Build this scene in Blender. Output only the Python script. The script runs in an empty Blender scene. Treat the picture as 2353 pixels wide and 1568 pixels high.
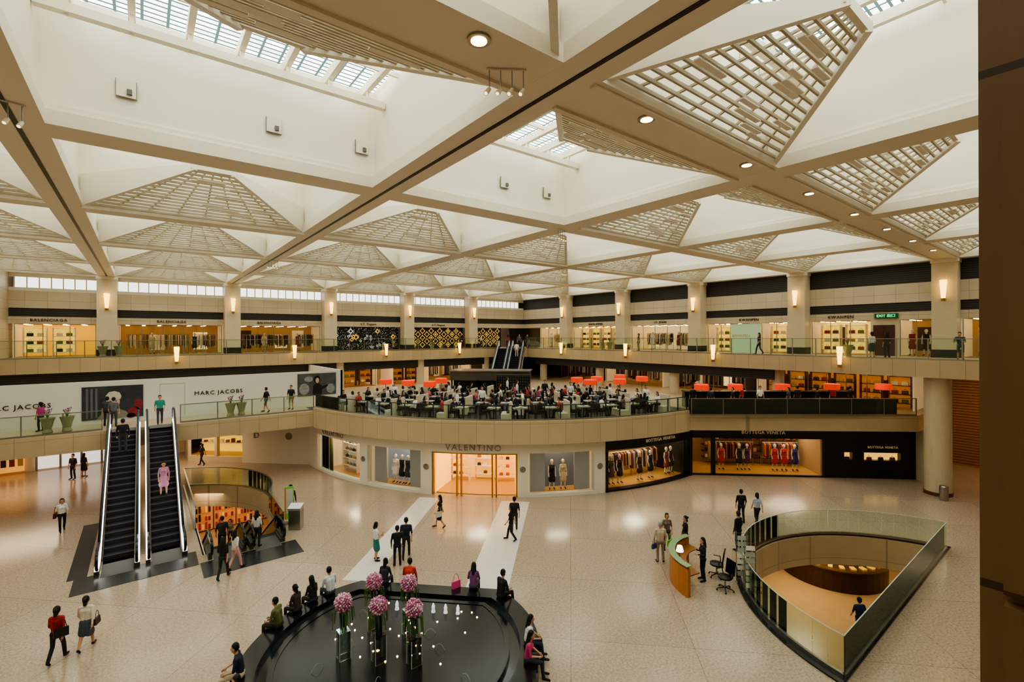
import bpy,bmesh,math,random
from math import *
from mathutils import Vector,Matrix
from mathutils.geometry import tessellate_polygon
import numpy as np
random.seed(7)
sc=bpy.context.scene
COL=sc.collection
S=8.4
def GX(k): return (.74+k)*S
def GY(k): return (.78+k)*S
FW=Vector((.6157,.788)); RT=Vector((.788,-.6157))
ZU=7.75; ZM=4.2; ZC=13.9; ZT=17.0; ZB=-3.6
def lin(h):
    h=h.lstrip('#'); o=[]
    for i in (0,2,4):
        c=int(h[i:i+2],16)/255
        o.append(c/12.92 if c<=.04045 else ((c+.055)/1.055)**2.4)
    return (*o,1)
MC={}
def M(h,rough=.5,metal=0,em=0,var=0,vs=4.,bump=0,name=None):
    k=(h,rough,metal,em,var,vs,bump)
    if k in MC: return MC[k]
    m=bpy.data.materials.new(name or 'mat_'+h.strip('#')); m.use_nodes=True
    nt=m.node_tree; b=nt.nodes['Principled BSDF']; c=lin(h)
    b.inputs['Base Color'].default_value=c; b.inputs['Roughness'].default_value=rough; b.inputs['Metallic'].default_value=metal
    if em: b.inputs['Emission Color'].default_value=c; b.inputs['Emission Strength'].default_value=em
    if var or bump:
        g=nt.nodes.new('ShaderNodeNewGeometry'); n=nt.nodes.new('ShaderNodeTexNoise'); n.inputs['Scale'].default_value=vs; n.inputs['Detail'].default_value=4
        nt.links.new(g.outputs['Position'],n.inputs['Vector'])
        if var:
            r=nt.nodes.new('ShaderNodeMix'); r.data_type='RGBA'
            r.inputs[6].default_value=tuple(max(0,x*(1-var)) for x in c[:3])+(1,); r.inputs[7].default_value=tuple(min(1,x*(1+var)) for x in c[:3])+(1,)
            nt.links.new(n.outputs['Fac'],r.inputs[0]); nt.links.new(r.outputs[2],b.inputs['Base Color'])
        if bump:
            bp=nt.nodes.new('ShaderNodeBump'); bp.inputs['Strength'].default_value=bump; nt.links.new(n.outputs['Fac'],bp.inputs['Height']); nt.links.new(bp.outputs[0],b.inputs['Normal'])
    MC[k]=m; return m
def stone(name,h,bw,bh,ax,ay,rough=.45,mort=.012,dark=.55,zoff=0.):
    m=bpy.data.materials.new(name); m.use_nodes=True; nt=m.node_tree; b=nt.nodes['Principled BSDF']
    g=nt.nodes.new('ShaderNodeNewGeometry'); sp=nt.nodes.new('ShaderNodeSeparateXYZ'); nt.links.new(g.outputs['Position'],sp.inputs[0])
    def mul(o,v):
        q=nt.nodes.new('ShaderNodeMath'); q.operation='MULTIPLY'; q.inputs[1].default_value=v; nt.links.new(o,q.inputs[0]); return q.outputs[0]
    ad=nt.nodes.new('ShaderNodeMath'); nt.links.new(mul(sp.outputs[0],ax),ad.inputs[0]); nt.links.new(mul(sp.outputs[1],ay),ad.inputs[1])
    az=nt.nodes.new('ShaderNodeMath'); az.inputs[1].default_value=zoff; nt.links.new(sp.outputs[2],az.inputs[0])
    cb=nt.nodes.new('ShaderNodeCombineXYZ'); nt.links.new(ad.outputs[0],cb.inputs[0]); nt.links.new(az.outputs[0],cb.inputs[1])
    br=nt.nodes.new('ShaderNodeTexBrick'); br.offset=0; br.inputs['Scale'].default_value=1; br.inputs['Mortar Size'].default_value=mort
    br.inputs['Brick Width'].default_value=bw; br.inputs['Row Height'].default_value=bh
    c=lin(h); br.inputs['Color1'].default_value=c; br.inputs['Color2'].default_value=tuple(x*.9 for x in c[:3])+(1,); br.inputs['Mortar'].default_value=tuple(x*dark for x in c[:3])+(1,)
    nt.links.new(cb.outputs[0],br.inputs['Vector'])
    n=nt.nodes.new('ShaderNodeTexNoise'); n.inputs['Scale'].default_value=1.3; n.inputs['Detail'].default_value=6; nt.links.new(g.outputs['Position'],n.inputs['Vector'])
    mx=nt.nodes.new('ShaderNodeMix'); mx.data_type='RGBA'; mx.blend_type='MULTIPLY'; mx.inputs[0].default_value=.18
    nt.links.new(br.outputs['Color'],mx.inputs[6]); nt.links.new(n.outputs['Fac'],mx.inputs[7]); nt.links.new(mx.outputs[2],b.inputs['Base Color'])
    b.inputs['Roughness'].default_value=rough
    return m
def glassmat(name,tint=(.92,.97,.94),k=.03,ior=1.35):
    m=bpy.data.materials.new(name); m.use_nodes=True; nt=m.node_tree; nt.nodes.clear()
    o=nt.nodes.new('ShaderNodeOutputMaterial'); t=nt.nodes.new('ShaderNodeBsdfTransparent'); t.inputs[0].default_value=(*tint,1)
    g=nt.nodes.new('ShaderNodeBsdfGlossy'); g.inputs['Roughness'].default_value=.03; g.inputs[0].default_value=(.9,1,.95,1)
    f=nt.nodes.new('ShaderNodeFresnel'); f.inputs[0].default_value=ior
    a=nt.nodes.new('ShaderNodeMath'); a.operation='ADD'; a.use_clamp=True; a.inputs[1].default_value=k; nt.links.new(f.outputs[0],a.inputs[0])
    x=nt.nodes.new('ShaderNodeMixShader'); nt.links.new(a.outputs[0],x.inputs[0]); nt.links.new(t.outputs[0],x.inputs[1]); nt.links.new(g.outputs[0],x.inputs[2]); nt.links.new(x.outputs[0],o.inputs[0])
    return m
GL=glassmat('balustrade_glass',(.9,.96,.91),.02,1.22); GLS=glassmat('shop_glass',(.98,.98,.98),0,1.12); ACR=glassmat('acrylic',(.95,.97,.95),.2)
def skymat(name,strength):
    m=bpy.data.materials.new(name); m.use_nodes=True; nt=m.node_tree; nt.nodes.clear()
    o=nt.nodes.new('ShaderNodeOutputMaterial'); e=nt.nodes.new('ShaderNodeEmission'); e.inputs[1].default_value=strength
    g=nt.nodes.new('ShaderNodeNewGeometry'); br=nt.nodes.new('ShaderNodeTexBrick'); br.offset=0
    br.inputs['Scale'].default_value=1; br.inputs['Brick Width'].default_value=.5; br.inputs['Row Height'].default_value=.2; br.inputs['Mortar Size'].default_value=.032
    br.inputs['Color1'].default_value=(.9,.94,.87,1); br.inputs['Color2'].default_value=(.36,.44,.4,1); br.inputs['Mortar'].default_value=(.03,.045,.04,1)
    nt.links.new(g.outputs['Position'],br.inputs['Vector']); nt.links.new(br.outputs['Color'],e.inputs[0]); nt.links.new(e.outputs[0],o.inputs[0])
    return m
SKY=skymat('skylight_glazing',7.4)
CREAM=M('#F1E9D9',.6,var=.03,vs=.6,name='cream_paint'); CREAM2=M('#EBE0CC',.55,name='cream_steel')
STL=stone('stone_left','#DCC9AD',1.2,.7,1,1); STF=stone('stone_fascia','#D1B993',1.05,5,1,1,zoff=1.0); STD=stone('stone_drum','#D1B993',1.0,6,.788,-.6157,zoff=1.7)
STC=M('#D3C2A5',.4,var=.08,vs=2,name='stone_column'); WHT=M('#E9E1D0',.5,name='white_board'); BLK=M('#0C0C0C',.35,name='black'); DK=M('#1D1B19',.5,name='dark')
BLG=M('#121415',.18,var=.3,vs=20,name='black_granite'); STEEL=M('#A9A69E',.3,1,name='steel'); GOLD=M('#C79A3C',.3,1,name='gold')
def louvermat():
    m=bpy.data.materials.new('black_louvre'); m.use_nodes=True; nt=m.node_tree; b=nt.nodes['Principled BSDF']
    g=nt.nodes.new('ShaderNodeNewGeometry'); w=nt.nodes.new('ShaderNodeTexWave'); w.bands_direction='Z'; w.inputs['Scale'].default_value=2.2
    r=nt.nodes.new('ShaderNodeValToRGB'); r.color_ramp.elements[0].color=(.006,.006,.005,1); r.color_ramp.elements[1].color=(.05,.045,.04,1)
    nt.links.new(g.outputs['Position'],w.inputs[0]); nt.links.new(w.outputs[1],r.inputs[0]); nt.links.new(r.outputs[0],b.inputs['Base Color']); return m
LOUV=louvermat()
def floormat():
    m=bpy.data.materials.new('granite_floor'); m.use_nodes=True; nt=m.node_tree; b=nt.nodes['Principled BSDF']
    g=nt.nodes.new('ShaderNodeNewGeometry'); mp=nt.nodes.new('ShaderNodeMapping'); mp.inputs['Rotation'].default_value=(0,0,radians(45)); nt.links.new(g.outputs['Position'],mp.inputs[0])
    br=nt.nodes.new('ShaderNodeTexBrick'); br.offset=0; br.inputs['Scale'].default_value=1; br.inputs['Brick Width'].default_value=3.6; br.inputs['Row Height'].default_value=3.6; br.inputs['Mortar Size'].default_value=.01
    br.inputs['Color1'].default_value=lin('#BBA690'); br.inputs['Color2'].default_value=lin('#B49F89'); br.inputs['Mortar'].default_value=lin('#927E6A')
    nt.links.new(mp.outputs[0],br.inputs['Vector'])
    n=nt.nodes.new('ShaderNodeTexNoise'); n.inputs['Scale'].default_value=15; n.inputs['Detail'].default_value=5; n.inputs['Roughness'].default_value=.75; nt.links.new(g.outputs['Position'],n.inputs['Vector'])
    r=nt.nodes.new('ShaderNodeValToRGB'); r.color_ramp.elements[0].position=.36; r.color_ramp.elements[0].color=(.5,.43,.38,1); r.color_ramp.elements[1].position=.58; r.color_ramp.elements[1].color=(1,1,1,1); nt.links.new(n.outputs['Fac'],r.inputs[0])
    mx=nt.nodes.new('ShaderNodeMix'); mx.data_type='RGBA'; mx.blend_type='MULTIPLY'; mx.inputs[0].default_value=.75
    nt.links.new(br.outputs['Color'],mx.inputs[6]); nt.links.new(r.outputs[0],mx.inputs[7]); nt.links.new(mx.outputs[2],b.inputs['Base Color'])
    b.inputs['Roughness'].default_value=.15; b.inputs['IOR'].default_value=1.5
    return m
FLO=floormat()
ID=Matrix.Identity(4)
class MB:
    def __init__(s,xf=ID): s.v=[];s.f=[];s.m=[];s.mats=[];s.xf=xf
    def mi(s,mat):
        if mat not in s.mats: s.mats.append(mat)
        return s.mats.index(mat)
    def add(s,vs,fs,mat):
        o=len(s.v); i=s.mi(mat)
        for p in vs: s.v.append(tuple(s.xf@Vector(p)))
        for f in fs: s.f.append(tuple(o+k for k in f)); s.m.append(i)
    def box(s,c,d,mat,rz=0,rx=0,ry=0):
        x,y,z=(q/2 for q in d); R=Matrix.Rotation(rz,3,'Z')@Matrix.Rotation(ry,3,'Y')@Matrix.Rotation(rx,3,'X'); C=Vector(c)
        vs=[C+R@Vector((a*x,b*y,e*z)) for a in(-1,1) for b in(-1,1) for e in(-1,1)]
        s.add(vs,[(0,1,3,2),(4,6,7,5),(0,4,5,1),(2,3,7,6),(0,2,6,4),(1,5,7,3)],mat)
    def bx(s,x0,x1,y0,y1,z0,z1,mat): s.box(((x0+x1)/2,(y0+y1)/2,(z0+z1)/2),(abs(x1-x0),abs(y1-y0),abs(z1-z0)),mat)
    def prism(s,poly,z0,z1,mat,holes=(),side=None):
        loops=[list(poly)]+[list(h) for h in holes]; flat=[p for l in loops for p in l]; n=len(flat)
        tris=tessellate_polygon([[Vector((p[0],p[1],0)) for p in l] for l in loops])
        vs=[(p[0],p[1],z1) for p in flat]+[(p[0],p[1],z0) for p in flat]
        s.add(vs,[tuple(t) for t in tris]+[(t[2]+n,t[1]+n,t[0]+n) for t in tris],mat)
        fs=[];o=0
        for l in loops:
            k=len(l)
            for i in range(k): a=o+i;b=o+(i+1)%k; fs.append((a,b,b+n,a+n))
            o+=k
        s.add(vs,fs,side or mat)
    def prof(s,poly,w0,w1,mat): # (y,z) profile extruded along x
        n=len(poly); vs=[(w0,p[0],p[1]) for p in poly]+[(w1,p[0],p[1]) for p in poly]
        fs=[tuple(range(n)),tuple(range(2*n-1,n-1,-1))]+[(i,(i+1)%n,(i+1)%n+n,i+n) for i in range(n)]
        s.add(vs,fs,mat)
    def cyl(s,p0,p1,r0,r1,mat,n=12):
        p0=Vector(p0);p1=Vector(p1);d=(p1-p0).normalized(); a=d.orthogonal().normalized(); b=d.cross(a)
        vs=[p0+(a*cos(2*pi*i/n)+b*sin(2*pi*i/n))*r0 for i in range(n)]+[p1+(a*cos(2*pi*i/n)+b*sin(2*pi*i/n))*r1 for i in range(n)]
        s.add(vs,[(i,(i+1)%n,(i+1)%n+n,i+n) for i in range(n)]+[tuple(range(n-1,-1,-1)),tuple(range(n,2*n))],mat)
    def tube(s,pts,r,mat,n=6):
        for a,b in zip(pts[:-1],pts[1:]): s.cyl(a,b,r,r,mat,n)
    def lathe(s,pr,mat,c=(0,0,0),n=20,sx=1,sy=1):
        vs=[];k=len(pr)
        for i in range(n):
            t=2*pi*i/n
            for r,z in pr: vs.append((c[0]+r*cos(t)*sx,c[1]+r*sin(t)*sy,c[2]+z))
        fs=[]
        for i in range(n):
            j=(i+1)%n
            for q in range(k-1): fs.append((i*k+q,j*k+q,j*k+q+1,i*k+q+1))
        fs.append(tuple(i*k for i in range(n))); fs.append(tuple(i*k+k-1 for i in range(n)))
        s.add(vs,fs,mat)
    def sph(s,c,r,mat,n=12,sz=1.,sx=1.,sy=1.):
        s.lathe([(r*sin(pi*(i+.02)/(n/2+.04)),-r*sz*cos(pi*(i+.02)/(n/2+.04))) for i in range(n//2+1)],mat,c,n,sx,sy)
    def arc(s,R0,R1,p0,p1,z0,z1,mat,st=2.):
        n=max(2,int(ceil(abs(p1-p0)/st))); out=[PD(R1,p0+(p1-p0)*i/n) for i in range(n+1)]; inn=[PD(R0,p0+(p1-p0)*i/n) for i in range(n+1)]
        s.prism(out+inn[::-1],z0,z1,mat)
    def mesh(s,name):
        me=bpy.data.meshes.new(name); me.from_pydata(s.v,[],s.f)
        for m in s.mats: me.materials.append(m)
        me.polygons.foreach_set('material_index',s.m)
        bm=bmesh.new(); bm.from_mesh(me); bmesh.ops.recalc_face_normals(bm,faces=bm.faces); bm.to_mesh(me); bm.free()
        return me
    def obj(s,name,label=None,cat=None,kind=None,group=None,parent=None,smooth=False,loc=None,rz=0):
        me=s.mesh(name)
        if smooth: me.polygons.foreach_set('use_smooth',[True]*len(me.polygons))
        return mk(name,me,label,cat,kind,group,parent,loc,rz)
def mk(name,me,label=None,cat=None,kind=None,group=None,parent=None,loc=None,rz=0):
    o=bpy.data.objects.new(name,me); COL.objects.link(o)
    if label:o['label']=label
    if cat and not parent:o['category']=cat
    if kind:o['kind']=kind
    if group and not parent:o['group']=group
    if parent:o.parent=parent
    if loc:o.location=loc
    if rz:o.rotation_euler=(0,0,rz)
    return o
def empty(name,label,cat,group=None,loc=(0,0,0),rz=0):
    o=mk(name,None,label,cat,None,group,None,loc,rz); o.empty_display_size=.2; return o
def wchild(mb,name,r,**k):
    o=mb.obj(name,**k); o.parent=r; o.matrix_parent_inverse=(Matrix.Translation(r.location)@Matrix.Rotation(r.rotation_euler[2],4,'Z')).inverted(); return o
def dup(root,loc,rz=0,scale=1,label=None):
    def cp(o,par):
        c=o.copy(); COL.objects.link(c)
        if par: c.parent=par
        for ch in list(o.children): cp(ch,c)
        return c
    c=cp(root,None); c.location=loc; c.rotation_euler=(0,0,rz); c.scale=(scale,)*3
    if label:c['label']=label
    return c
CD=Vector((27.9,35.7))
def PD(R,ph):
    a=radians(ph); p=CD+R*(-FW*cos(a)+RT*sin(a)); return (p.x,p.y)
def frame(x,y,ang,z=0): return Matrix.Translation((x,y,z))@Matrix.Rotation(ang,4,'Z')
def dang(ph):
    a=radians(ph); t=FW*sin(a)+RT*cos(a); return atan2(t.y,t.x)
def dframe(R,ph,z=0):
    p=PD(R,ph); return frame(p[0],p[1],dang(ph),z)
_tc={}
def text(s,size,xf,mat,lab,name='shop_sign',ext=.02,sp=1.0):
    k=(s,size,ext,sp)
    if k not in _tc:
        c=bpy.data.curves.new('t','FONT'); c.body=s; c.size=size; c.extrude=ext; c.align_x='CENTER'; c.align_y='CENTER'; c.space_character=sp; c.resolution_u=2
        o=bpy.data.objects.new('t',c); COL.objects.link(o); dg=bpy.context.evaluated_depsgraph_get(); dg.update()
        me=bpy.data.meshes.new_from_object(o.evaluated_get(dg)); bpy.data.objects.remove(o); _tc[k]=me
    me=_tc[k].copy(); me.materials.clear(); me.materials.append(mat)
    o=mk(name,me,lab,'sign'); o.matrix_world=xf@Matrix.Rotation(pi/2,4,'X'); return o
def ST(n,lab,mb,**k): return mb.obj(n,lab,k.pop('cat','building'),kind='structure',**k)
WN=[100]
def WIN(mb,lab='large clear shop window glass'):
    WN[0]+=1; return ST('window_%d'%WN[0],lab,mb,cat='window')
def SHOPW(mb,lab): 
    WN[0]+=1; return ST('wall_shop_%d'%WN[0],lab,mb,cat='shop interior')
def area(x,y,z,sx,sy,e,col=(1,.78,.5),rx=0,name='fill_area_light'):  # broad rectangular lights added to brighten the interior, no fitting modelled
    l=bpy.data.lights.new(name,'AREA'); l.shape='RECTANGLE'; l.size=sx; l.size_y=sy; l.energy=e; l.color=col
    o=bpy.data.objects.new(name,l); COL.objects.link(o); o.location=(x,y,z); o.rotation_euler=(rx,0,0)
    o['label']='warm area light added as interior fill'; o['category']='light'; return o

# ---------------- GROUND FLOOR ----------------
wr=[(20.9+6.17*cos(radians(a)),3.3+6.17*sin(radians(a))) for a in np.linspace(168.5,11.5,40)]
wl=[(2.0,23.7),(5.1,23.7)]+[(-.3+6*cos(radians(a)),29.8+6*sin(radians(a))) for a in np.linspace(-24,68,24)]
mb=MB()
mb.prism([(-11,-10),(50,-10),(50,60),(-11,60)],-.25,0,FLO,[wr,wl]); ST('floor','polished speckled beige granite atrium floor',mb,cat='floor')
WM=M('#D8D0C4',.22,var=.08,vs=3,name='white_marble')
def strip(d0,d1,s0,s1):
    pt=lambda d,s_:((s_-d)/2,(s_+d)/2)
    return [pt(d0,s0),pt(d1,s0),pt(d1,s1),pt(d0,s1)]
mb=MB(); mb.prism(strip(10.5,12.1,23.9,36.9),0,.006,WM); ST('trim_1','pale marble inlay stripe set in granite floor',mb,cat='floor')
mb=MB(); mb.prism(strip(3.2,5.4,23.0,36.8),0,.006,WM); ST('trim_2','pale marble inlay stripe set in granite floor',mb,cat='floor')
def offset(poly,c,k): return [(c[0]+(p[0]-c[0])*k,c[1]+(p[1]-c[1])*k) for p in poly]
def wellrim(poly,nm,skip_first=False):
    mb=MB(); m=len(poly)
    for i in range(m):
        a=Vector(poly[i]);b=Vector(poly[(i+1)%m])
        if (b-a).length<1e-4 or (skip_first and i==0): continue
        L=(b-a).length; an=atan2((b-a).y,(b-a).x); c=(a+b)/2
        mb.box((c.x,c.y,-.65),(L+.02,.1,1.3),STF,rz=an)
    ST(nm,'curved beige stone edge of the floor opening',mb)
wellrim(wr,'trim_3'); wellrim(wl,'trim_4',True)
mb=MB(); big=offset(wr,(20.9,6.2),1.075); mb.prism(big,0.001,.05,BLG,[offset(wr,(20.9,6.2),1.004)]); ST('trim_5','black granite kerb around the floor opening',mb)
BF=M('#A8875A',.3,var=.15,vs=2,name='basement_floor'); BW=M('#7A6140',.5,var=.2,name='basement_wall')
mb=MB(); mb.bx(11,34,-4,16,ZB-.1,ZB,BF); mb.bx(11,34,16,16.2,ZB,-.25,BW); mb.bx(34,34.2,-4,16,ZB,-.25,BW); mb.bx(10.8,11,-4,16,ZB,-.25,BW);mb.bx(11,34,-4.2,-4,ZB,-.25,BW)
mb.bx(-6,9,20,42,ZB-.1,ZB,BF); mb.bx(-6,9,42,42.2,ZB,-.25,BW); mb.bx(-6.2,-6,20,42,ZB,-.25,BW); mb.bx(9,9.2,20,42,ZB,-.25,BW); mb.bx(-6,9,19.8,20,ZB,-.25,BW)
ST('floor_basement','warm brown lower level floor and walls',mb,cat='floor')
random.seed(9)
def goodsmat(): return M(random.choice(['#A02818','#E8842A','#3A2014','#F0C060','#7A1A14','#1A1412']),.6,em=.15)
r=empty('shop_window','lower level shop windows with red and orange goods','shop',None,(5.5,36.8,ZB))
mb=MB()
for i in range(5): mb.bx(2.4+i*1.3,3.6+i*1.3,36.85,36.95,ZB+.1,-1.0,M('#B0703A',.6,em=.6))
mb.bx(2,9,36.95,37.1,ZB,-.25,BW)
wchild(mb,'backing',r)
mb=MB()
for i in range(5):
    for k in range(4):
        for j in range(6): mb.bx(2.45+i*1.3+j*.18,2.57+i*1.3+j*.18,36.7,36.82,ZB+.2+k*.55,ZB+.2+k*.55+random.uniform(.2,.45),goodsmat())
wchild(mb,'goods',r,kind='stuff')
area(25.5,9.8,-.4,3,1.5,170,(1,.84,.58)); area(16.5,10.5,-.4,3,2,130,(1,.84,.58)); area(30,5,-.4,2,4,130,(1,.84,.58)); area(4,35,-.5,3,2,110,(1,.78,.52)); area(7.3,30,-.5,1.5,5,90,(1,.82,.56))
WD=M('#3A2010',.35,var=.25,vs=6,name='dark_wood')
r=empty('display_counter','curved dark wood display counter on lower floor','counter',None,(29.4,9.6,ZB))
def arcpoly(R0,R1,a0,a1,n=14): 
    A=np.radians(np.linspace(a0,a1,n)); return [(R1*cos(t),R1*sin(t)) for t in A]+[(R0*cos(t),R0*sin(t)) for t in A[::-1]]
mb=MB(); mb.prism(arcpoly(1.8,2.5,110,280,20),0,1.05,WD); mb.obj('body',parent=r)
mb=MB(); mb.prism(arcpoly(1.75,2.6,110,280,20),1.05,1.1,M('#5A4020',.2)); 
for i in range(12):
    t=radians(120+i*13); mb.box((2.15*cos(t),2.15*sin(t),1.14),(.3,.2,.06),M('#E8B850',.4,em=.3),rz=t)
mb.obj('worktop',parent=r)

def rail(name,pts,z,h,label,glass=GL,post=0,group='glass balustrades',cap=STEEL,foot=True,capr=.03):
    r=empty(name,label,'railing',group,(pts[0][0],pts[0][1],z)); o=Vector((pts[0][0],pts[0][1],z))
    g=MB();c=MB();p=MB();f=MB()
    for a,b in zip(pts[:-1],pts[1:]):
        a=Vector(a);b=Vector(b);L=(b-a).length; an=atan2((b-a).y,(b-a).x); m=(a+b)/2-Vector(o[:2])
        g.box((m.x,m.y,h/2),(max(L-.02,.02),.014,h-.06),glass,rz=an)
        c.box((m.x,m.y,h),(L+.01,capr*2,capr*1.4),cap,rz=an)
        if foot: f.box((m.x,m.y,.04),(L+.01,.09,.09),STEEL,rz=an)
        if post:
            k=max(1,int(L/post))
            for i in range(k+1):
                q=a+(b-a)*i/k-Vector(o[:2]); p.box((q.x,q.y,h/2),(.05,.05,h),cap,rz=an)
    g.obj('glass_panel',parent=r); c.obj('handrail',parent=r)
    if foot:f.obj('base_channel',parent=r)
    if post:p.obj('post',parent=r,kind='stuff')
    return r
rr_=offset(wr,(20.9,6.2),1.02)
CAPL=M('#B8C4B0',.4,name='glass_edge')
rail('glass_balustrade',rr_+[rr_[0]],.05,1.1,'frameless greenish glass balustrade around the curved floor opening',capr=.013,cap=CAPL)
rail('glass_balustrade',wl[1:]+[(1.95,35.35),(1.95,27.0)],0,1.1,'curved glass balustrade around escalator well',)

# ---------------- SLABS ----------------
arcp=[PD(19.1,p) for p in np.linspace(-44,35.7,40)]
FM=M('#B7A184',.35,var=.1,name='balcony_floor')
mb=MB(); mb.prism([(-11,33.5)]+arcp+[(37.6,7.5),(50,7.5),(50,60),(-11,60)],3.2,ZM,FM,side=STF); ST('floor_mid_level','middle storey slab with beige stone fascia',mb,cat='floor')
mb=MB(); mb.arc(18.95,19.15,-44,35.7,3.15,4.45,STD)
ST('trim_6','curved beige stone parapet band of the terrace',mb)
mb=MB(); mb.arc(0,18.9,-50,42,4.2,4.215,M('#2A2521',.5,var=.2,name='dark_carpet')); ST('floor_terrace','dark terrace restaurant floor',mb,cat='floor')
mb=MB(); mb.prism([(-11,44.4),(32.4,44.4),(34.9,41.9),(34.9,-10),(50,-10),(50,60),(-11,60)],6.75,ZU,FM,side=STF); ST('floor_upper_level','upper gallery slab with beige stone fascia',mb,cat='floor')
mb=MB(); mb.bx(-11,33.2,45.0,45.15,5.95,6.75,LOUV); mb.bx(35.3,35.45,15,41,6.0,6.75,LOUV); ST('trim_7','black ventilation louvre band under gallery',mb)
# ---------------- WALLS upper -------------
def upperwall(xf,L,nm,win):
    mb=MB(xf)
    mb.bx(-3,L,0.02,.4,11.35,12.6,STL); mb.bx(-3,L,.1,.3,10.7,11.35,LOUV); mb.bx(-3,L,.0,.3,10.2,10.72,STL)
    if win=='louvre': mb.bx(-3,L,.1,.3,12.6,ZC+.1,LOUV)
    else: mb.bx(-3,L,.1,.3,13.6,ZC+.1,CREAM); mb.bx(-3,L,.1,.3,12.6,12.85,CREAM)
    mb.bx(-3,L,3.6,3.8,ZU,10.7,STL)
    ST(nm,'beige stone upper gallery wall with black louvres',mb,cat='wall')
XL=frame(0,GY(5)+.2,0); XR=frame(GX(4)+.2,GY(5),-pi/2)
upperwall(frame(-8,GY(5)+.2,0),48.4,'wall_left','win'); upperwall(XR,60,'wall_right','louvre')
DAY=M('#F2F6F4',.5,em=1.6,name='daylight')
n=0
for k in range(-1,5):
    x0,x1=GX(k-1)+.6,GX(k)-.6; x0=max(x0,-7.3)
    mb=MB(); mb.bx(x0,x1,GY(5)+.35,GY(5)+.37,12.85,13.6,DAY)
    q=int((x1-x0)/.62)
    for i in range(q+1): mb.box((x0+(x1-x0)*i/q,GY(5)+.3,13.22),(.07,.1,.78),CREAM2)
    n+=1; ST('window_%d'%n,'white clerestory window strip with mullions',mb,cat='window')
mb=MB(); mb.bx(-7.8,-7.6,40,GY(5)+.4,ZU,ZC,STL); mb.bx(-11,-7.8,44,60,ZU,ZC,STL); ST('wall_end','beige stone end wall of upper gallery',mb,cat='wall')
mb=MB(); mb.bx(-11.3,-11,-10,60,-.2,ZT,STL); mb.bx(-11,50,-10.3,-10,-.2,ZT,STL); mb.bx(50,50.3,-10,60,-.2,ZT,STL); mb.bx(-11,50,60,60.3,-.2,ZT,STL); ST('wall_outer','enclosing beige building walls',mb,cat='wall')
mb=MB(); mb.bx(GX(4)+.4,50,-10,60,ZC,ZC+.2,CREAM); mb.bx(-11,GX(4)+.4,GY(5)+.5,60,ZC,ZC+.2,CREAM); mb.bx(-11,50,-10,GY(-1),ZT,ZT+.2,CREAM); mb.bx(-11.3,50.3,-10,60,ZT+.3,ZT+.4,CREAM); ST('ceiling_gallery','plain cream ceiling over the galleries',mb,cat='ceiling')
def column(x,y,rot):
    mb=MB(); mb.box((0,0,(ZC-ZU)/2),(1.2,1.0,ZC-ZU),STC); mb.box((0,0,.25),(1.26,1.06,.5),DK); mb.box((0,0,ZC-ZU-.12),(1.3,1.1,.24),CREAM2)
    return mb.obj('column','square beige stone gallery column with dark base','column',group='gallery columns',loc=(x,y,ZU),rz=rot)
cols=[]
for k in range(-1,4): cols.append((GX(k),GY(5)-.3,0))
for k in range(0,5): cols.append((GX(4)-.3,GY(k),-pi/2))
c0=column(*cols[0])
for c in cols[1:]: dup(c0,(c[0],c[1],ZU),c[2])
SCG=M('#FFCC60',.5,em=3.6,name='sconce_glow')
def sconce_make():
    r=empty('wall_sconce','tall tapered brass wall light glowing amber','light','column sconces',(0,0,-50))
    mb=MB(); mb.lathe([(.10,0),(.17,.9),(.18,1.15)],SCG,n=10); mb.obj('shade',parent=r)
    mb=MB(); mb.lathe([(.11,-.16),(.12,.02)],GOLD,n=10); mb.box((0,.12,.5),(.12,.08,1.1),GOLD); mb.obj('bracket',parent=r); return r
s0=sconce_make(); first=True
for c in cols:
    if c[2]==0: p=(c[0],c[1]-.72,11.4)
    else: p=(c[0]-.72,c[1],11.4)
    if first: s0.location=p; first=False
    else: dup(s0,p,c[2])
for k in range(0,4): dup(s0,((GX(k-1)+GX(k))/2,44.12,7.3),0,label='amber wall light fixed to gallery parapet')
for k in range(1,5): dup(s0,(34.62,(GY(k-1)+GY(k))/2,7.3),-pi/2,label='amber wall light fixed to gallery parapet')
rail('glass_balustrade',[(-7.5,44.45),(32.4,44.45)],ZU,1.2,'long glass gallery balustrade with steel handrail',post=1.4)
rail('glass_balustrade',[(34.95,41.9),(34.95,-9)],ZU,1.2,'long glass gallery balustrade with steel handrail',post=1.4)
rail('glass_balustrade',[(-10.9,33.55),(-1.75,33.55)],ZM,1.05,'glass balustrade along middle level parapet',post=1.5)
rail('glass_balustrade',[(1.7,33.55),(9.1,33.55)],ZM,1.05,'glass balustrade along middle level parapet',post=1.5)
rail('glass_balustrade',[PD(18.95,p) for p in np.linspace(-44,35.7,30)],ZM+.25,.85,'curved glass balustrade edging the restaurant terrace',post=.8,cap=DK)
rail('glass_balustrade',[(26.9,16.3),(37.5,7.6)],ZM,1.05,'glass balustrade beside restaurant bar',post=1.8)
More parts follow.
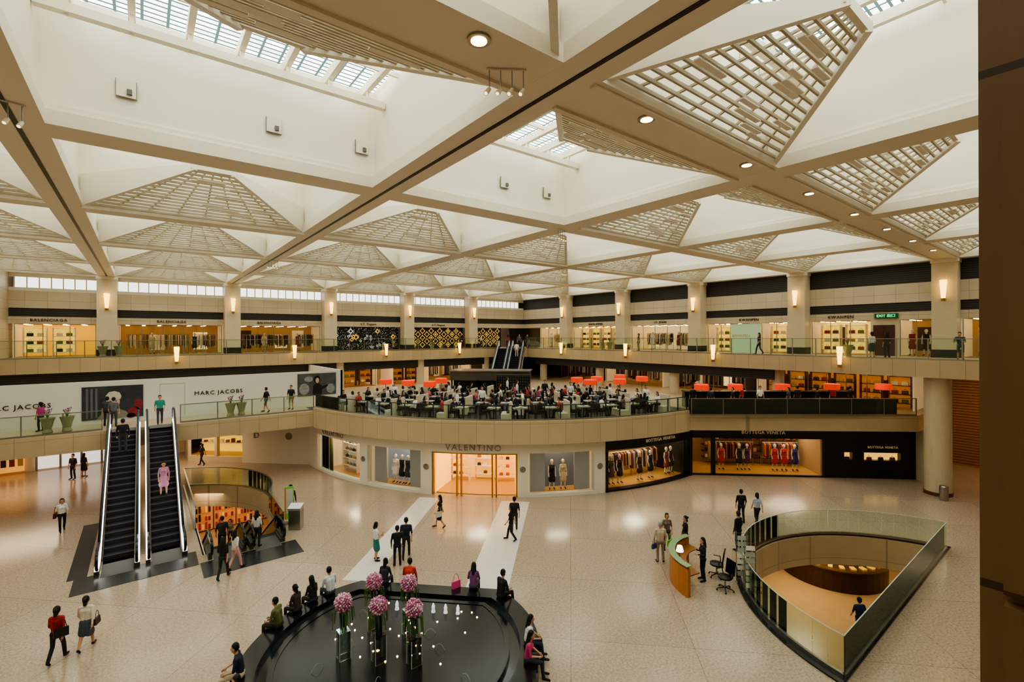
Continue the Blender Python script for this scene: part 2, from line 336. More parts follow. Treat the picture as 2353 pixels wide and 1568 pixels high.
# ---------------- CEILING ----------------
mb=MB()
for k in range(-2,5):
    x=GX(k); mb.bx(x-.5,x+.5,-10,GY(5)+.5,ZC,ZC+.34,CREAM2); mb.bx(x-.44,x+.44,-10,GY(5)+.5,ZC+.34,ZC+.5,CREAM); mb.bx(x-.38,x+.38,-10,GY(5)+.5,ZC+.5,ZT+.2,CREAM)
for k in range(-1,6):
    y=GY(k); w=.2 if k==0 else 0; mb.bx(-11,GX(4)+.5,y-.5-w,y+.5+w,ZC+.003,ZC+.337,CREAM2); mb.bx(-11,GX(4)+.5,y-.44,y+.44,ZC+.337,ZC+.497,CREAM); mb.bx(-11,GX(4)+.5,y-.38,y+.38,ZC+.497,ZT+.19,CREAM)
for k in (-1,0): mb.bx(GX(k)-.05,GX(k)+.05,-10,GY(5),ZC-.015,ZC,BLK)
ST('ceiling','cream coffered beam grid of the atrium roof',mb,cat='ceiling')
wn=20
mbw=MB(); mbw.bx(-3.7,3.7,-3.7,3.7,0,.02,SKY); 
mbf=MB()
for i in range(-3,4): mbf.bx(i*1.1-.07,i*1.1+.07,-3.8,3.8,-.34,-.08,CREAM2)
for yy in (-3.3,3.0): mbf.bx(-3.8,3.8,yy-.1,yy+.1,-.75,-.55,CREAM2); 
for i in range(-3,4): mbf.bx(i*1.1-.04,i*1.1+.04,2.96,3.04,-.75,-.2,CREAM2)
for yy in (-2,0,2): mbf.bx(-3.8,3.8,yy-.03,yy+.03,-.2,-.08,CREAM2)
w0=None
for i in range(-1,5):
    for j in range(0,6):
        cx,cy=GX(i)-4.2,GY(j)-4.2; wn+=1
        if w0 is None:
            w0=mbw.obj('window_%d'%wn,'square glazed skylight with white rafters','window',kind='structure',loc=(cx,cy,ZT-.15)); w1=mbf.obj('rafters',parent=w0)
        else:
            o=mk('window_%d'%wn,w0.data,'square glazed skylight with white rafters','window','structure',loc=(cx,cy,ZT-.15)); q=w1.copy(); COL.objects.link(q); q.parent=o
SLT=M('#BDB096',.6,name='slat_paint')
def finmesh(s_,H,z1):
    mb=MB(); a=Vector((s_*H,H,0));b=Vector((s_*.55,.55,z1)); n=Vector((1,-s_*1,0)).normalized()*.07 if s_>0 else Vector((1,1,0)).normalized()*.07
    tri=[a+Vector((s_*.1,.1,0)),a+Vector((s_*.1,.1,1.15)),b+Vector((0,0,.2)),b+Vector((0,0,-.02))]
    vs=[p+n for p in tri]+[p-n for p in tri]
    mb.add(vs,[(0,1,2,3),(7,6,5,4),(0,1,5,4),(1,2,6,5),(2,3,7,6),(3,0,4,7)],CREAM); return mb
def louver_proto():
    r=empty('louvre_screen','cream slatted triangular sunscreen hung under skylight','screen','roof sunscreens',(0,0,0))
    H=3.62;T=.62;z1=1.1
    mb=MB(); N=15
    for k in range(N+1):
        t=k/N; y=H-(H-T)*t; z=t*z1+.1
        mb.box((0,y,z),(2*y-.1,.05,.075),SLT)
    mb.obj('slats',parent=r)
    mb=MB()
    for q in (-.75,-.5,-.25,0,.25,.5,.75):
        a=Vector((q*H,H,.19));b=Vector((q*T,T,z1+.19)); mb.cyl(a,b,.035,.035,SLT,4)
    random.seed(3)
    for k in range(12):
        t=random.uniform(.1,.9); y=H-(H-T)*t; mb.box((random.uniform(-.7,.7)*y,y-.1,t*z1+.09),(random.uniform(.5,1.1),.13,.03),CREAM)
    mb.obj('rib',parent=r)
    for s_ in (-1,1): finmesh(s_,H,z1).obj('hip_fin',parent=r)
    mb=MB(); mb.box((0,H+.06,.05),(2*H+.3,.12,.26),CREAM2); mb.obj('base_rail',parent=r)
    mb=MB(); mb.box((0,T,z1+.15),(1.4,.12,.25),CREAM2); mb.obj('top_rail',parent=r)
    return r
L0=louver_proto(); used=False
for i in range(-1,5):
    for j in range(0,6):
        cx,cy=GX(i)-4.2,GY(j)-4.2
        faces=['far']
        if j==1 and i<=1: faces=['near']
        elif j==1: faces=['far','near']
        if i==0 and j==0: continue
        for f in faces:
            if not used: L0.location=(cx,cy,ZC+.02); L0.rotation_euler=(0,0,0 if f=='far' else pi); used=True
            else: dup(L0,(cx,cy,ZC+.02),0 if f=='far' else pi)
o=finmesh(1,3.62,1.1).obj('roof_fin','cream diagonal roof fin under skylight','screen',loc=(GX(0)-4.2,GY(0)-4.2,ZC+.02))
DLG=M('#FFE2A8',.5,em=8,name='lamp_glow')
mb=MB(); mb.lathe([(.0,-.03),(.13,-.03),(.13,-.02)],DLG,n=16); 
r0=empty('downlight','round recessed downlight in ceiling beam','light','beam downlights',(4.2,6.2,ZC)); lo_=mb.obj('lamp',parent=r0); lo_.location.z=-.012
mb=MB(); mb.lathe([(.13,-.035),(.19,-.035),(.19,.0),(.135,.0),(.135,-.03)],STEEL,n=16); mb.obj('trim_ring',parent=r0)
for x in (8.6,13.1,17.4,21.8,26,30.3,34.6): dup(r0,(x,6.25,ZC))
SPT=M('#FFE2A8',.5,em=2,name='spot_glow')
def track(x,y,ang):
    r=empty('track_light','row of four small spotlights hung on a rod','light','track spotlights',(x,y,ZC),ang)
    mb=MB(); mb.box((0,0,-.02),(.7,.04,.03),CREAM2); mb.obj('rail',parent=r)
    for i in range(4):
        mb=MB(); xx=-.3+i*.2; mb.cyl((xx,0,-.02),(xx,0,-.42),.01,.01,STEEL,6); mb.cyl((xx,0,-.36),(xx-.06,-.08,-.48),.035,.045,CREAM2,10); mb.cyl((xx-.06,-.08,-.48),(xx-.062,-.083,-.484),.03,.03,SPT,10); mb.obj('spotlight',parent=r)
    return r
t0=track(5.05,6.6,-.6)
for p in ((-2.2,13.5),(14.6,15.1),(6.3,31.9),(23,23.6)): dup(t0,(p[0],p[1],ZC),.3)
sp0=empty('wall_speaker','small white square speaker box on shaft wall','speaker','shaft speakers',(-.3,GY(1)-.47,15.1))
mb=MB(); mb.box((0,.03,0),(.4,.04,.42),M('#8A8378',.6)); mb.obj('frame',parent=sp0)
mb=MB(); mb.box((0,.0,0),(.37,.05,.39),WHT); mb.box((.06,-.05,-.08),(.1,.08,.12),M('#6A665E',.6)); mb.obj('cover',parent=sp0)
for x,y,a in ((2.9,GY(1)-.47,15.1),(5.4,GY(1)-.47,15.1),(11,GY(1)-.47,15.1),(13.2,GY(1)-.47,15.1)): dup(sp0,(x,y,a))

# ---------------- ESCALATORS ----------------
WGL=M('#FFF8EC',.4,em=2.2,name='balustrade_light'); STP=M('#0B0B0C',.8,name='step_metal'); RUB=M('#0A0A0A',.4,name='handrail_rubber'); SLN=M('#55534E',.8,name='step_edge'); SKT=M('#5B5852',.45,.6,name='skirt_metal')
def escalator(x,y,ang,z,rise,label,W=1.0,big=True):
    r=empty('escalator',label,'escalator','escalators',(x,y,z),ang)
    run=abs(rise)/tan(radians(30)); sg=1 if rise>0 else -1
    path=[(0,0),(1,0),(1+run,rise),(2+run,rise)]
    def off(d): return [(p[0],p[1]+d) for p in path]
    def band(d0,d1): return off(d0)+off(d1)[::-1]
    mb=MB(); n=int(abs(rise)/.2); 
    for i in range(n+1):
        s0_=1+run*i/n; zz=rise*(i)/n; mb.bx(-W/2,W/2,s0_,s0_+run/n+.02,zz-.3,zz,STP)
        mb.bx(-W/2,W/2,s0_-.006,s0_+.006,zz-.01,zz+.004,SLN)
    mb.obj('steps',parent=r)
    mb=MB(); mb.bx(-W/2,W/2,-.35,1,-.02,.015,SLN); mb.obj('comb_plate',parent=r)
    mb=MB(); mb.bx(-W/2,W/2,1+run,2+run,rise-.1,rise+.012,SLN); mb.obj('comb_plate',parent=r)
    mb=MB(); mb.prof([(.0,-.12),(1.2,-.26),(1+run,rise-.4),(2+run,rise-.12),(2+run,rise-1.0),(1+run+.3,rise-1.0),(1.4,-1.05),(0,-.3)] ,-W/2-.2,W/2+.2,STC if sg>0 else DK); mb.obj('truss',parent=r)
    for s_ in (-1,1):
        x0=s_*(W/2+.03)
        mb=MB(); mb.prof(band(-.4,.16),x0-.02,x0+s_*.17,SKT); mb.obj('skirt',parent=r)
        mb=MB(); mb.prof(band(.16,.29),x0+s_*.02,x0+s_*.16,WGL if big else SKT); mb.obj('light_strip',parent=r)
        mb=MB(); mb.prof(band(.29,.88),x0+s_*.05,x0+s_*.07,M('#E9ECEA',.3,em=.9 if big else .1,name='lit_panel') if sg>0 else GL); mb.obj('side_panel',parent=r)
        pp=off(.93); xx=x0+s_*.07
        pts=[(xx,-.1,.25),(xx,-.36,.4),(xx,-.45,.62),(xx,-.32,.85)]+[(xx,a,b) for a,b in pp]+[(xx,pp[-1][0]+.32,rise+.85),(xx,pp[-1][0]+.42,rise+.6),(xx,pp[-1][0]+.3,rise+.35)]
        mb=MB(); mb.tube(pts,.05,RUB,8); mb.obj('handrail',parent=r,smooth=True)
        mb=MB(); mb.prof([(0,.2),(-.3,.38),(-.38,.6),(-.28,.8),(0,.9)],xx-.012,xx+.012,GL); mb.obj('newel_glass',parent=r)
    return r
escalator(-.82,24.2,0,0,4.2,'tall escalator with black steps and lit white sides'); escalator(.76,24.2,0,0,4.2,'tall escalator with black steps and lit white sides')
escalator(2.78,23.0,0,0,ZB,'escalator descending to lower level',big=False); escalator(4.3,23.0,0,0,ZB,'escalator descending to lower level',big=False)
dd=-pi/4
for s_ in (-.8,.8):
    q=Vector((33.65,43.15))-Vector((.7071,.7071))*8.15+Vector((.7071,-.7071))*s_; escalator(q.x,q.y,dd,ZM,3.55,'escalator rising to the upper gallery',big=False)
LPG=M('#2A2B2B',.25,var=.3,vs=20,name='grey_granite')
mb=MB(); mb.bx(-2.1,1.75,22.8,24.3,.0,.012,LPG); mb.bx(1.8,5.4,21.4,22.9,0,.012,LPG);mb.bx(-2.3,-1.72,24.3,31,0,.012,LPG); ST('trim_8','dark granite landing plates at escalator foot',mb)

# ---------------- DRUM SHOP FRONT ----------------
SHW=M('#FFC860',.6,em=.9,name='shop_warm'); SHC=M('#E8CE9C',.6,em=.25,name='shop_cream')  # shop lighting put into the wall materials as emission
SFL=M('#B98F50',.35,name='shop_floor')
mb=MB()
for a,b in ((-53,-46.8),(-31,-29),(-16.9,-14.7),(.9,2.8),(14.9,17.1)): mb.arc(18.1,18.5,a,b,0,3.2,WHT)
for a,b in ((-46.8,-31),(-29,-16.9),(-14.7,.9),(2.8,14.9)): mb.arc(18.1,18.5,a,b,2.5,3.2,WHT)
for a,b in ((-46.8,-31),(-29,-16.9),(2.8,14.9)): mb.arc(18.1,18.5,a,b,0,.18,WHT)
ST('wall_drum','curved cream boutique facade wall',mb,cat='wall')
mb=MB(); mb.arc(18.1,18.55,17.1,39.5,2.45,3.2,BLK); mb.arc(18.1,18.55,17.1,17.6,0,2.5,BLK); mb.arc(18.1,18.55,38.9,39.6,0,2.5,BLK); mb.arc(18.1,18.5,17.1,39.5,0,.12,BLK); ST('wall_boutique','black boutique facade frame',mb,cat='wall')
def sector(lab,a,b,back,em,depth=2.6,wall=SHC,cl=.8):
    B=M(back,.6,em=em)  # back wall glows itself, standing in for display lamps
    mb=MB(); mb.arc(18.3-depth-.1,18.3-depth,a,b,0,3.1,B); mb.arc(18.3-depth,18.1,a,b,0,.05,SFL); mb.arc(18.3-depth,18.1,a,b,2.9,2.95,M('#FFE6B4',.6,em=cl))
    for q in (a,b): mb.arc(18.3-depth,18.1,q-.15,q+.15,0,3.1,wall)
    SHOPW(mb,lab)
    mb=MB(); mb.arc(18.28,18.3,a,b,.15,2.5,GLS); WIN(mb)
sector('boutique display window interior',-46.5,-31.2,'#A39B8E',.35,1.5,cl=1.6)
sector('boutique window interior behind mannequins',-28.8,-17,'#6E7A88',.4,1.5,cl=2.0)
sector('bright golden lit glass boutique entrance interior',-14.5,.7,'#F0B450',.8,3.4,SHW,1.2)
sector('boutique window interior behind mannequins',3,14.8,'#54565A',.35,1.5,cl=2.0)
sector('warm boutique interior',17.6,38.9,'#6E4E28',.45,3.0,DK,1.8)
mb=MB()
for a in (-14.5,-10,-9.2,-3.6,-2.9,.7): mb.arc(18.3,18.46,a-.13,a+.13,0,2.5,GOLD)
mb.arc(18.3,18.46,-14.5,.7,2.42,2.5,GOLD); ST('door_1','gold door frame mullions of boutique entrance',mb,cat='door')
GP=M('#9A9891',.5,em=.08,name='grey_panel')
mb=MB()
for a,b in ((-28.5,-25.5),(-20,-17.2),(3.2,6),(11.6,14.6)): mb.arc(17.9,18.0,a,b,.18,2.5,GP)
ST('trim_9','grey panels framing mannequins in windows',mb)
def dshelf(ph,R,z0,w,lab,items):
    r=empty('shelf_unit',lab,'shelf','boutique shelves',(*PD(R,ph),z0),dang(ph))
    mb=MB()
    for i in range(4): mb.bx(-w/2,w/2,-.2,.2,.35+i*.5,.38+i*.5,WHT)
    for s_ in(-1,1): mb.bx(s_*w/2-.02,s_*w/2+.02,-.2,.2,0,1.95,WHT)
    mb.obj('frame',parent=r)
    mb=MB()
    for i in range(4):
        for j in range(int(w/.4)):
            c=M(random.choice(items),.5); x=-w/2+.25+j*.4; mb.box((x,-.05,.46+i*.5),(.22,.12,.15),c); mb.tube([(x-.07,-.05,.53+i*.5),(x,-.05,.62+i*.5),(x+.07,-.05,.53+i*.5)],.01,c,4)
    o=mb.obj('handbags',parent=r,kind='stuff')
    return r
BAGC=['#8A2A1C','#D8A860','#2A2622','#E8DCC8','#B05A2A','#5A3A22']
dshelf(-12.2,15.6,.05,1.2,'white shelf unit with colourful handbags',BAGC); dshelf(-6.7,15.2,.05,1.2,'white shelf unit with colourful handbags',BAGC); dshelf(-1.3,15.6,.05,1.2,'white shelf unit with colourful handbags',BAGC)
dshelf(-39,17.2,.1,1.6,'white shelf unit with dark handbags',['#2A2622','#C8A860','#8A8A80'])
GT=M('#8F887C',.4,.3,name='sign_grey')
text('VALENTINO',.5,dframe(18.62,-6.9,2.83),GT,'large grey capital letters above boutique entrance',sp=1.25)
text('VALENTINO',.42,dframe(18.75,-38.5,2.85),GT,'grey capital letters above display window',sp=1.1)
SGG=M('#B8A070',.4,.3,em=.25,name='sign_gold')
text('BOTTEGA VENETA',.27,dframe(18.75,29,2.85),SGG,'small gold letters on black facade',sp=1.1)
for ph in (-30,-15.8,1.8,16):
    mb=MB(); mb.lathe([(.13,0),(.17,0),(.17,.02),(.13,.02)],GT,n=20); o=mb.obj('wall_emblem','round ring emblem with letter on facade pier','sign',group='pier emblems'); o.matrix_world=dframe(18.52,ph,1.6)@Matrix.Rotation(pi/2,4,'X')
    text('V',.26,dframe(18.55,ph,1.6),GT,'letter inside round emblem on facade pier',name='emblem_letter')
# diag right facade
FR=frame(28.4,17.3,-.749)
mb=MB(FR); mb.bx(0,13.9,0,.3,2.45,3.2,BLK); mb.bx(8.4,13.9,0,.3,0,1.15,BLK); mb.bx(8.4,13.9,0,.3,1.65,2.45,BLK); mb.bx(8.4,9.6,0,.3,1.15,1.65,BLK); mb.bx(10.1,10.8,0,.3,1.15,1.65,BLK); mb.bx(13,13.9,0,.3,1.15,1.65,BLK); mb.bx(1.35,1.6,0,.2,0,2.45,BLK); mb.bx(0,8.4,0,.2,0,.08,BLK); mb.bx(13.9,14.1,-.6,4,0,3.2,STC)
ST('wall_boutique_side','black boutique facade with small display niches',mb,cat='wall')
mb=MB(FR); mb.bx(9.6,10.1,.3,.4,1.1,1.7,SHW); mb.bx(10.8,13,.3,.4,1.1,1.7,SHW)
mb.bx(0,8.4,3.4,3.5,0,3,M('#6E4C2A',.6,em=.3)); mb.bx(0,8.4,.2,3.4,0,.04,SFL); mb.bx(0,8.4,.2,3.4,2.6,2.65,M('#F0D09A',.6,em=1.3)); mb.bx(8.3,8.4,.3,3.4,0,2.6,M('#9A7A50',.6,em=.2))  # interior light put into back wall, ceiling and side colours as emission
for i in range(12): mb.bx(1.8+i*.55,1.84+i*.55,2.9,2.95,0,2.5,GOLD)
for i in range(5): mb.bx(1.7,8.2,2.95,3.4,.4+i*.45,.43+i*.45,M('#3A2410',.5))
for i in range(12):
    for k in range(5):
        if random.random()<.65: mb.bx(1.9+i*.55,1.9+i*.55+random.uniform(.15,.4),3.0,3.2,.43+k*.45,.43+k*.45+random.uniform(.12,.3),M(random.choice(['#C87830','#3A2A20','#8A2A1C','#E8C890','#5A3A22']),.5,em=.1))
SHOPW(mb,'warm wooden shelved boutique interior')
mb=MB(FR); mb.bx(1.6,8.4,.08,.1,.08,2.45,GLS); WIN(mb)
for k,(u,z_) in enumerate(((9.85,1.15),(11.2,1.15),(11.9,1.15),(12.6,1.15))):
    mb=MB(FR); mb.prof([(.1,z_),(.24,z_),(.2,z_+.18),(.14,z_+.18)],u-.14,u+.14,M(('#3A1A10','#8A2A1C','#2A2622','#6A4A20')[k],.5)); mb.tube([(u-.08,.17,z_+.18),(u,.17,z_+.28),(u+.08,.17,z_+.18)],.01,DK,4); mb.obj('handbag','small leather handbag displayed in glowing wall niche','bag',group='niche handbags')
text('BOTTEGA VENETA',.3,FR@Matrix.Translation((4.6,-.04,2.85)),SGG,'small gold letters on black facade',sp=1.1)
text('BOTTEGA VENETA',.2,FR@Matrix.Translation((11.9,-.04,2.0)),SGG,'tiny gold letters above display niche',sp=1.1)
mb=MB(); mb.cyl((36.1,6.35,0),(36.1,6.35,6.75),.62,.62,STC,32); mb.cyl((36.1,6.35,0),(36.1,6.35,.2),.66,.66,M('#6B3A22',.4),32); mb.obj('round_column','tall round beige stone column','column')
mb=MB(); mb.lathe([(.18,0),(.2,.05),(.2,.75),(.16,.8)],STEEL,n=16,c=(34.95,5.9,0)); mb.obj('litter_bin','small round steel bin beside column','bin')
mb=MB(); mb.bx(45,45.2,-10,7.4,0,6.7,M('#A06A30',.5,em=.1,var=.15))
for i in range(34): mb.bx(44.94,45,-9.5,7.3,.2+i*.19,.24+i*.19,M('#6A4018',.5))
ST('wall_passage','orange brown timber louvred wall of side passage',mb,cat='wall')
mb=MB(); mb.bx(39,45,7.3,7.5,0,6.75,STC); ST('wall_passage_side','beige stone passage wall',mb,cat='wall')
FL=frame(2.6,42.3,-.770)
mb=MB(FL); mb.bx(4.3,9.6,0,.3,0,3.2,WHT); mb.bx(0,4.3,0,.3,2.5,3.2,WHT); mb.bx(0,4.3,0,.3,0,.4,STC); mb.bx(2.1,2.3,0,.3,.4,2.5,STC); ST('wall_diagonal','cream wall beside lit shop windows',mb,cat='wall')
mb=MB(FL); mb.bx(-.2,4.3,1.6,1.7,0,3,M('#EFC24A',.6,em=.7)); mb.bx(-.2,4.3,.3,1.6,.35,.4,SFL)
for z in (1.1,1.7):
    mb.bx(0,4.3,1.2,1.6,z,z+.04,WHT)
    for i in range(9): mb.bx(.2+i*.45,.4+i*.45,1.3,1.5,z+.04,z+.04+random.uniform(.12,.3),M(random.choice(['#3A2A20','#8A6A2A','#E8E0D0','#7A2A1A']),.5))
SHOPW(mb,'golden lit shop window shelves')
mb=MB(); mb.bx(-11,2.8,46,46.2,0,3.2,STC); mb.bx(2.6,2.8,42.3,46,0,3.2,STC); ST('wall_left_ground','beige ground level wall',mb,cat='wall')
r=empty('shop_window','orange lit shop window with shelves of goods','shop',None,(-8.4,45.8,0))
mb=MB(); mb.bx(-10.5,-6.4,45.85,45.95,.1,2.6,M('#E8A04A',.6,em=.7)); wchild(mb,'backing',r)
mb=MB()
for i in range(10):
    for k in range(3): mb.bx(-10.3+i*.4,-10.05+i*.4,45.7,45.82,.5+k*.7,.5+k*.7+random.uniform(.2,.5),M(random.choice(['#3A2A20','#8A3A1A','#E8E0D0','#C8A040']),.5))
wchild(mb,'goods',r,kind='stuff')
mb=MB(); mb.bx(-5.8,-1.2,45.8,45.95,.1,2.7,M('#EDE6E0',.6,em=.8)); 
for x in (-5.8,-4.6,-3.5,-2.4,-1.2): mb.bx(x-.06,x+.06,45.7,45.8,0,2.7,STEEL)
ST('door_2','bright white glazed entrance doors with steel frames',mb,cat='door')
text('D',.6,FL@Matrix.Translation((5.4,-.03,2.0)),GT,'single dark capital letter on cream wall')
mb=MB(FL); mb.cyl((7.9,-.02,2.0),(7.9,0,2.0),.26,.26,GT,20); mb.obj('wall_emblem','round grey emblem on cream wall','sign')
HB=M('#EDE9E1',.5,name='hoarding')
mb=MB(); mb.bx(-11,11.9,36.1,36.25,ZM,6.65,HB); mb.bx(.8,.81,36.08,36.1,ZM,6.3,GT); mb.bx(2.05,2.06,36.08,36.1,ZM,6.3,GT); mb.bx(.8,2.06,36.08,36.1,6.3,6.31,GT); mb.bx(11.75,11.9,36.1,44.9,ZM,6.65,HB); ST('wall_hoarding','white shopfront construction hoarding',mb,cat='wall')
text('MARC JACOBS',.36,frame(3.9,36.08,0,5.58),BLK,'black capital letters on white hoarding',sp=1.2)
text('MARC JACOBS',.36,frame(-5.35,36.08,0,5.45),BLK,'black capital letters on white hoarding',sp=1.2)
def poster(x0,x1,z0,z1,kind):
    r=empty('poster','dark photographic fashion poster with woman portrait','poster','hoarding posters',((x0+x1)/2,36.05,z0))
    w=x1-x0;h=z1-z0; mb=MB(); mb.bx(-w/2,w/2,0,.03,0,h,M('#3A3C42' if kind==0 else '#5A5A5C',.4,var=.7,vs=2.5)); mb.obj('backing',parent=r)
    sk=M('#D9B9A4',.5)
    mb=MB()
    def ell(cx,cz,rx,rz,mat,y): mb.add([(cx+rx*cos(t),y,cz+rz*sin(t)) for t in np.linspace(0,2*pi,25)[:-1]],[tuple(range(24))],mat)
    if kind==0:
        mb.add([(-.75,-.004,0),(-.45,-.004,.42),(-.2,-.004,.55),(.25,-.004,.55),(.55,-.004,.4),(.85,-.004,0)],[(0,1,2,3,4,5)],M('#8F8A7C',.6,var=.3,vs=12))
        mb.add([(-.18,-.006,.3),(-.15,-.006,.75),(.15,-.006,.75),(.2,-.006,.3)],[(0,1,2,3)],M('#C6A48C',.5))
        ell(0,.98,.29,.4,sk,-.012); mb.add([(-.33,-.018,1.15),(-.34,-.018,1.35),(-.2,-.018,1.55),(.05,-.018,1.6),(.28,-.018,1.5),(.36,-.018,1.3),(.32,-.018,1.12),(0,-.018,1.2)],[(0,1,2,3,4,5,6,7)],M('#D8D0BE',.6))
        ell(-.12,1.02,.05,.018,BLK,-.02); ell(.12,1.02,.05,.018,BLK,-.02); ell(0,.76,.07,.022,M('#9A3A3A'),-.02); ell(0,.88,.03,.04,M('#C09880'),-.02)
        for cx,cz,a,b in ((.95,.3,.3,.3),(1.15,.75,.2,.3),(.8,.1,.2,.15)): ell(cx,cz,a,b,M('#8A2430',.6,var=.5,vs=8),-.004)
        for cx in (-1.2,-1.0,-.8): mb.add([(cx,-.003,.1),(cx,-.003,1.8),(cx+.1,-.003,1.8),(cx+.1,-.003,.1)],[(0,1,2,3)],M('#6B7078',.6))
    else:
        mb.add([(-.35,-.004,0),(-.3,-.004,.7),(-.15,-.004,.85),(.15,-.004,.85),(.35,-.004,.65),(.75,-.004,.75),(.75,-.004,.62),(.35,-.004,.4),(.3,-.004,0)],[tuple(range(9))],DK)
        ell(-.02,1.15,.24,.28,BLK,-.008); ell(0,1.08,.13,.19,sk,-.012)
        for cx,cz,a,b in ((-.9,.5,.35,.4),(.95,.45,.3,.35),(-.6,1.2,.3,.2)): ell(cx,cz,a,b,M('#9d9da0',.6,var=.5,vs=6),-.003)
    mb.obj('figure_print',parent=r)
poster(-2.75,.0,4.45,6.35,0); poster(8.7,11.4,4.9,6.5,1)

# ---------------- UPPER SHOPS ----------------
GARM=['#1A1A1C','#2E2A28','#E6DFD2','#6A4A30','#8C8C86','#3A4658','#C9B48A','#7A2A22','#4C4A30','#D0CEC6']
def garments(xf,u0,u1,y,z,cols,lab='row of hanging clothes on shop rail',dens=.09,lo=.7,hi=1.15):
    r=empty('clothes_rail',lab,'clothes rail','hanging clothes rails',tuple(xf@Vector(((u0+u1)/2,y,z))))
    mb=MB(xf); mb.cyl((u0,y,z+1.62),(u1,y,z+1.62),.02,.02,STEEL,6)
    for u in (u0,u1): mb.cyl((u,y,z),(u,y,z+1.62),.02,.02,STEEL,6)
    wchild(mb,'rail',r)
    mb=MB(xf); u=u0+.1
    while u<u1-.1:
        h=random.uniform(lo,hi); c=M(random.choice(cols),.8); w=random.uniform(.03,.06)
        mb.prof([(y-.22,z+1.5),(y,z+1.6),(y+.22,z+1.5),(y+.26,z+1.5-h),(y-.26,z+1.5-h)],u,u+w,c); u+=dens*random.uniform(.7,1.4)
    wchild(mb,'garments',r,kind='stuff')
MQ=[]
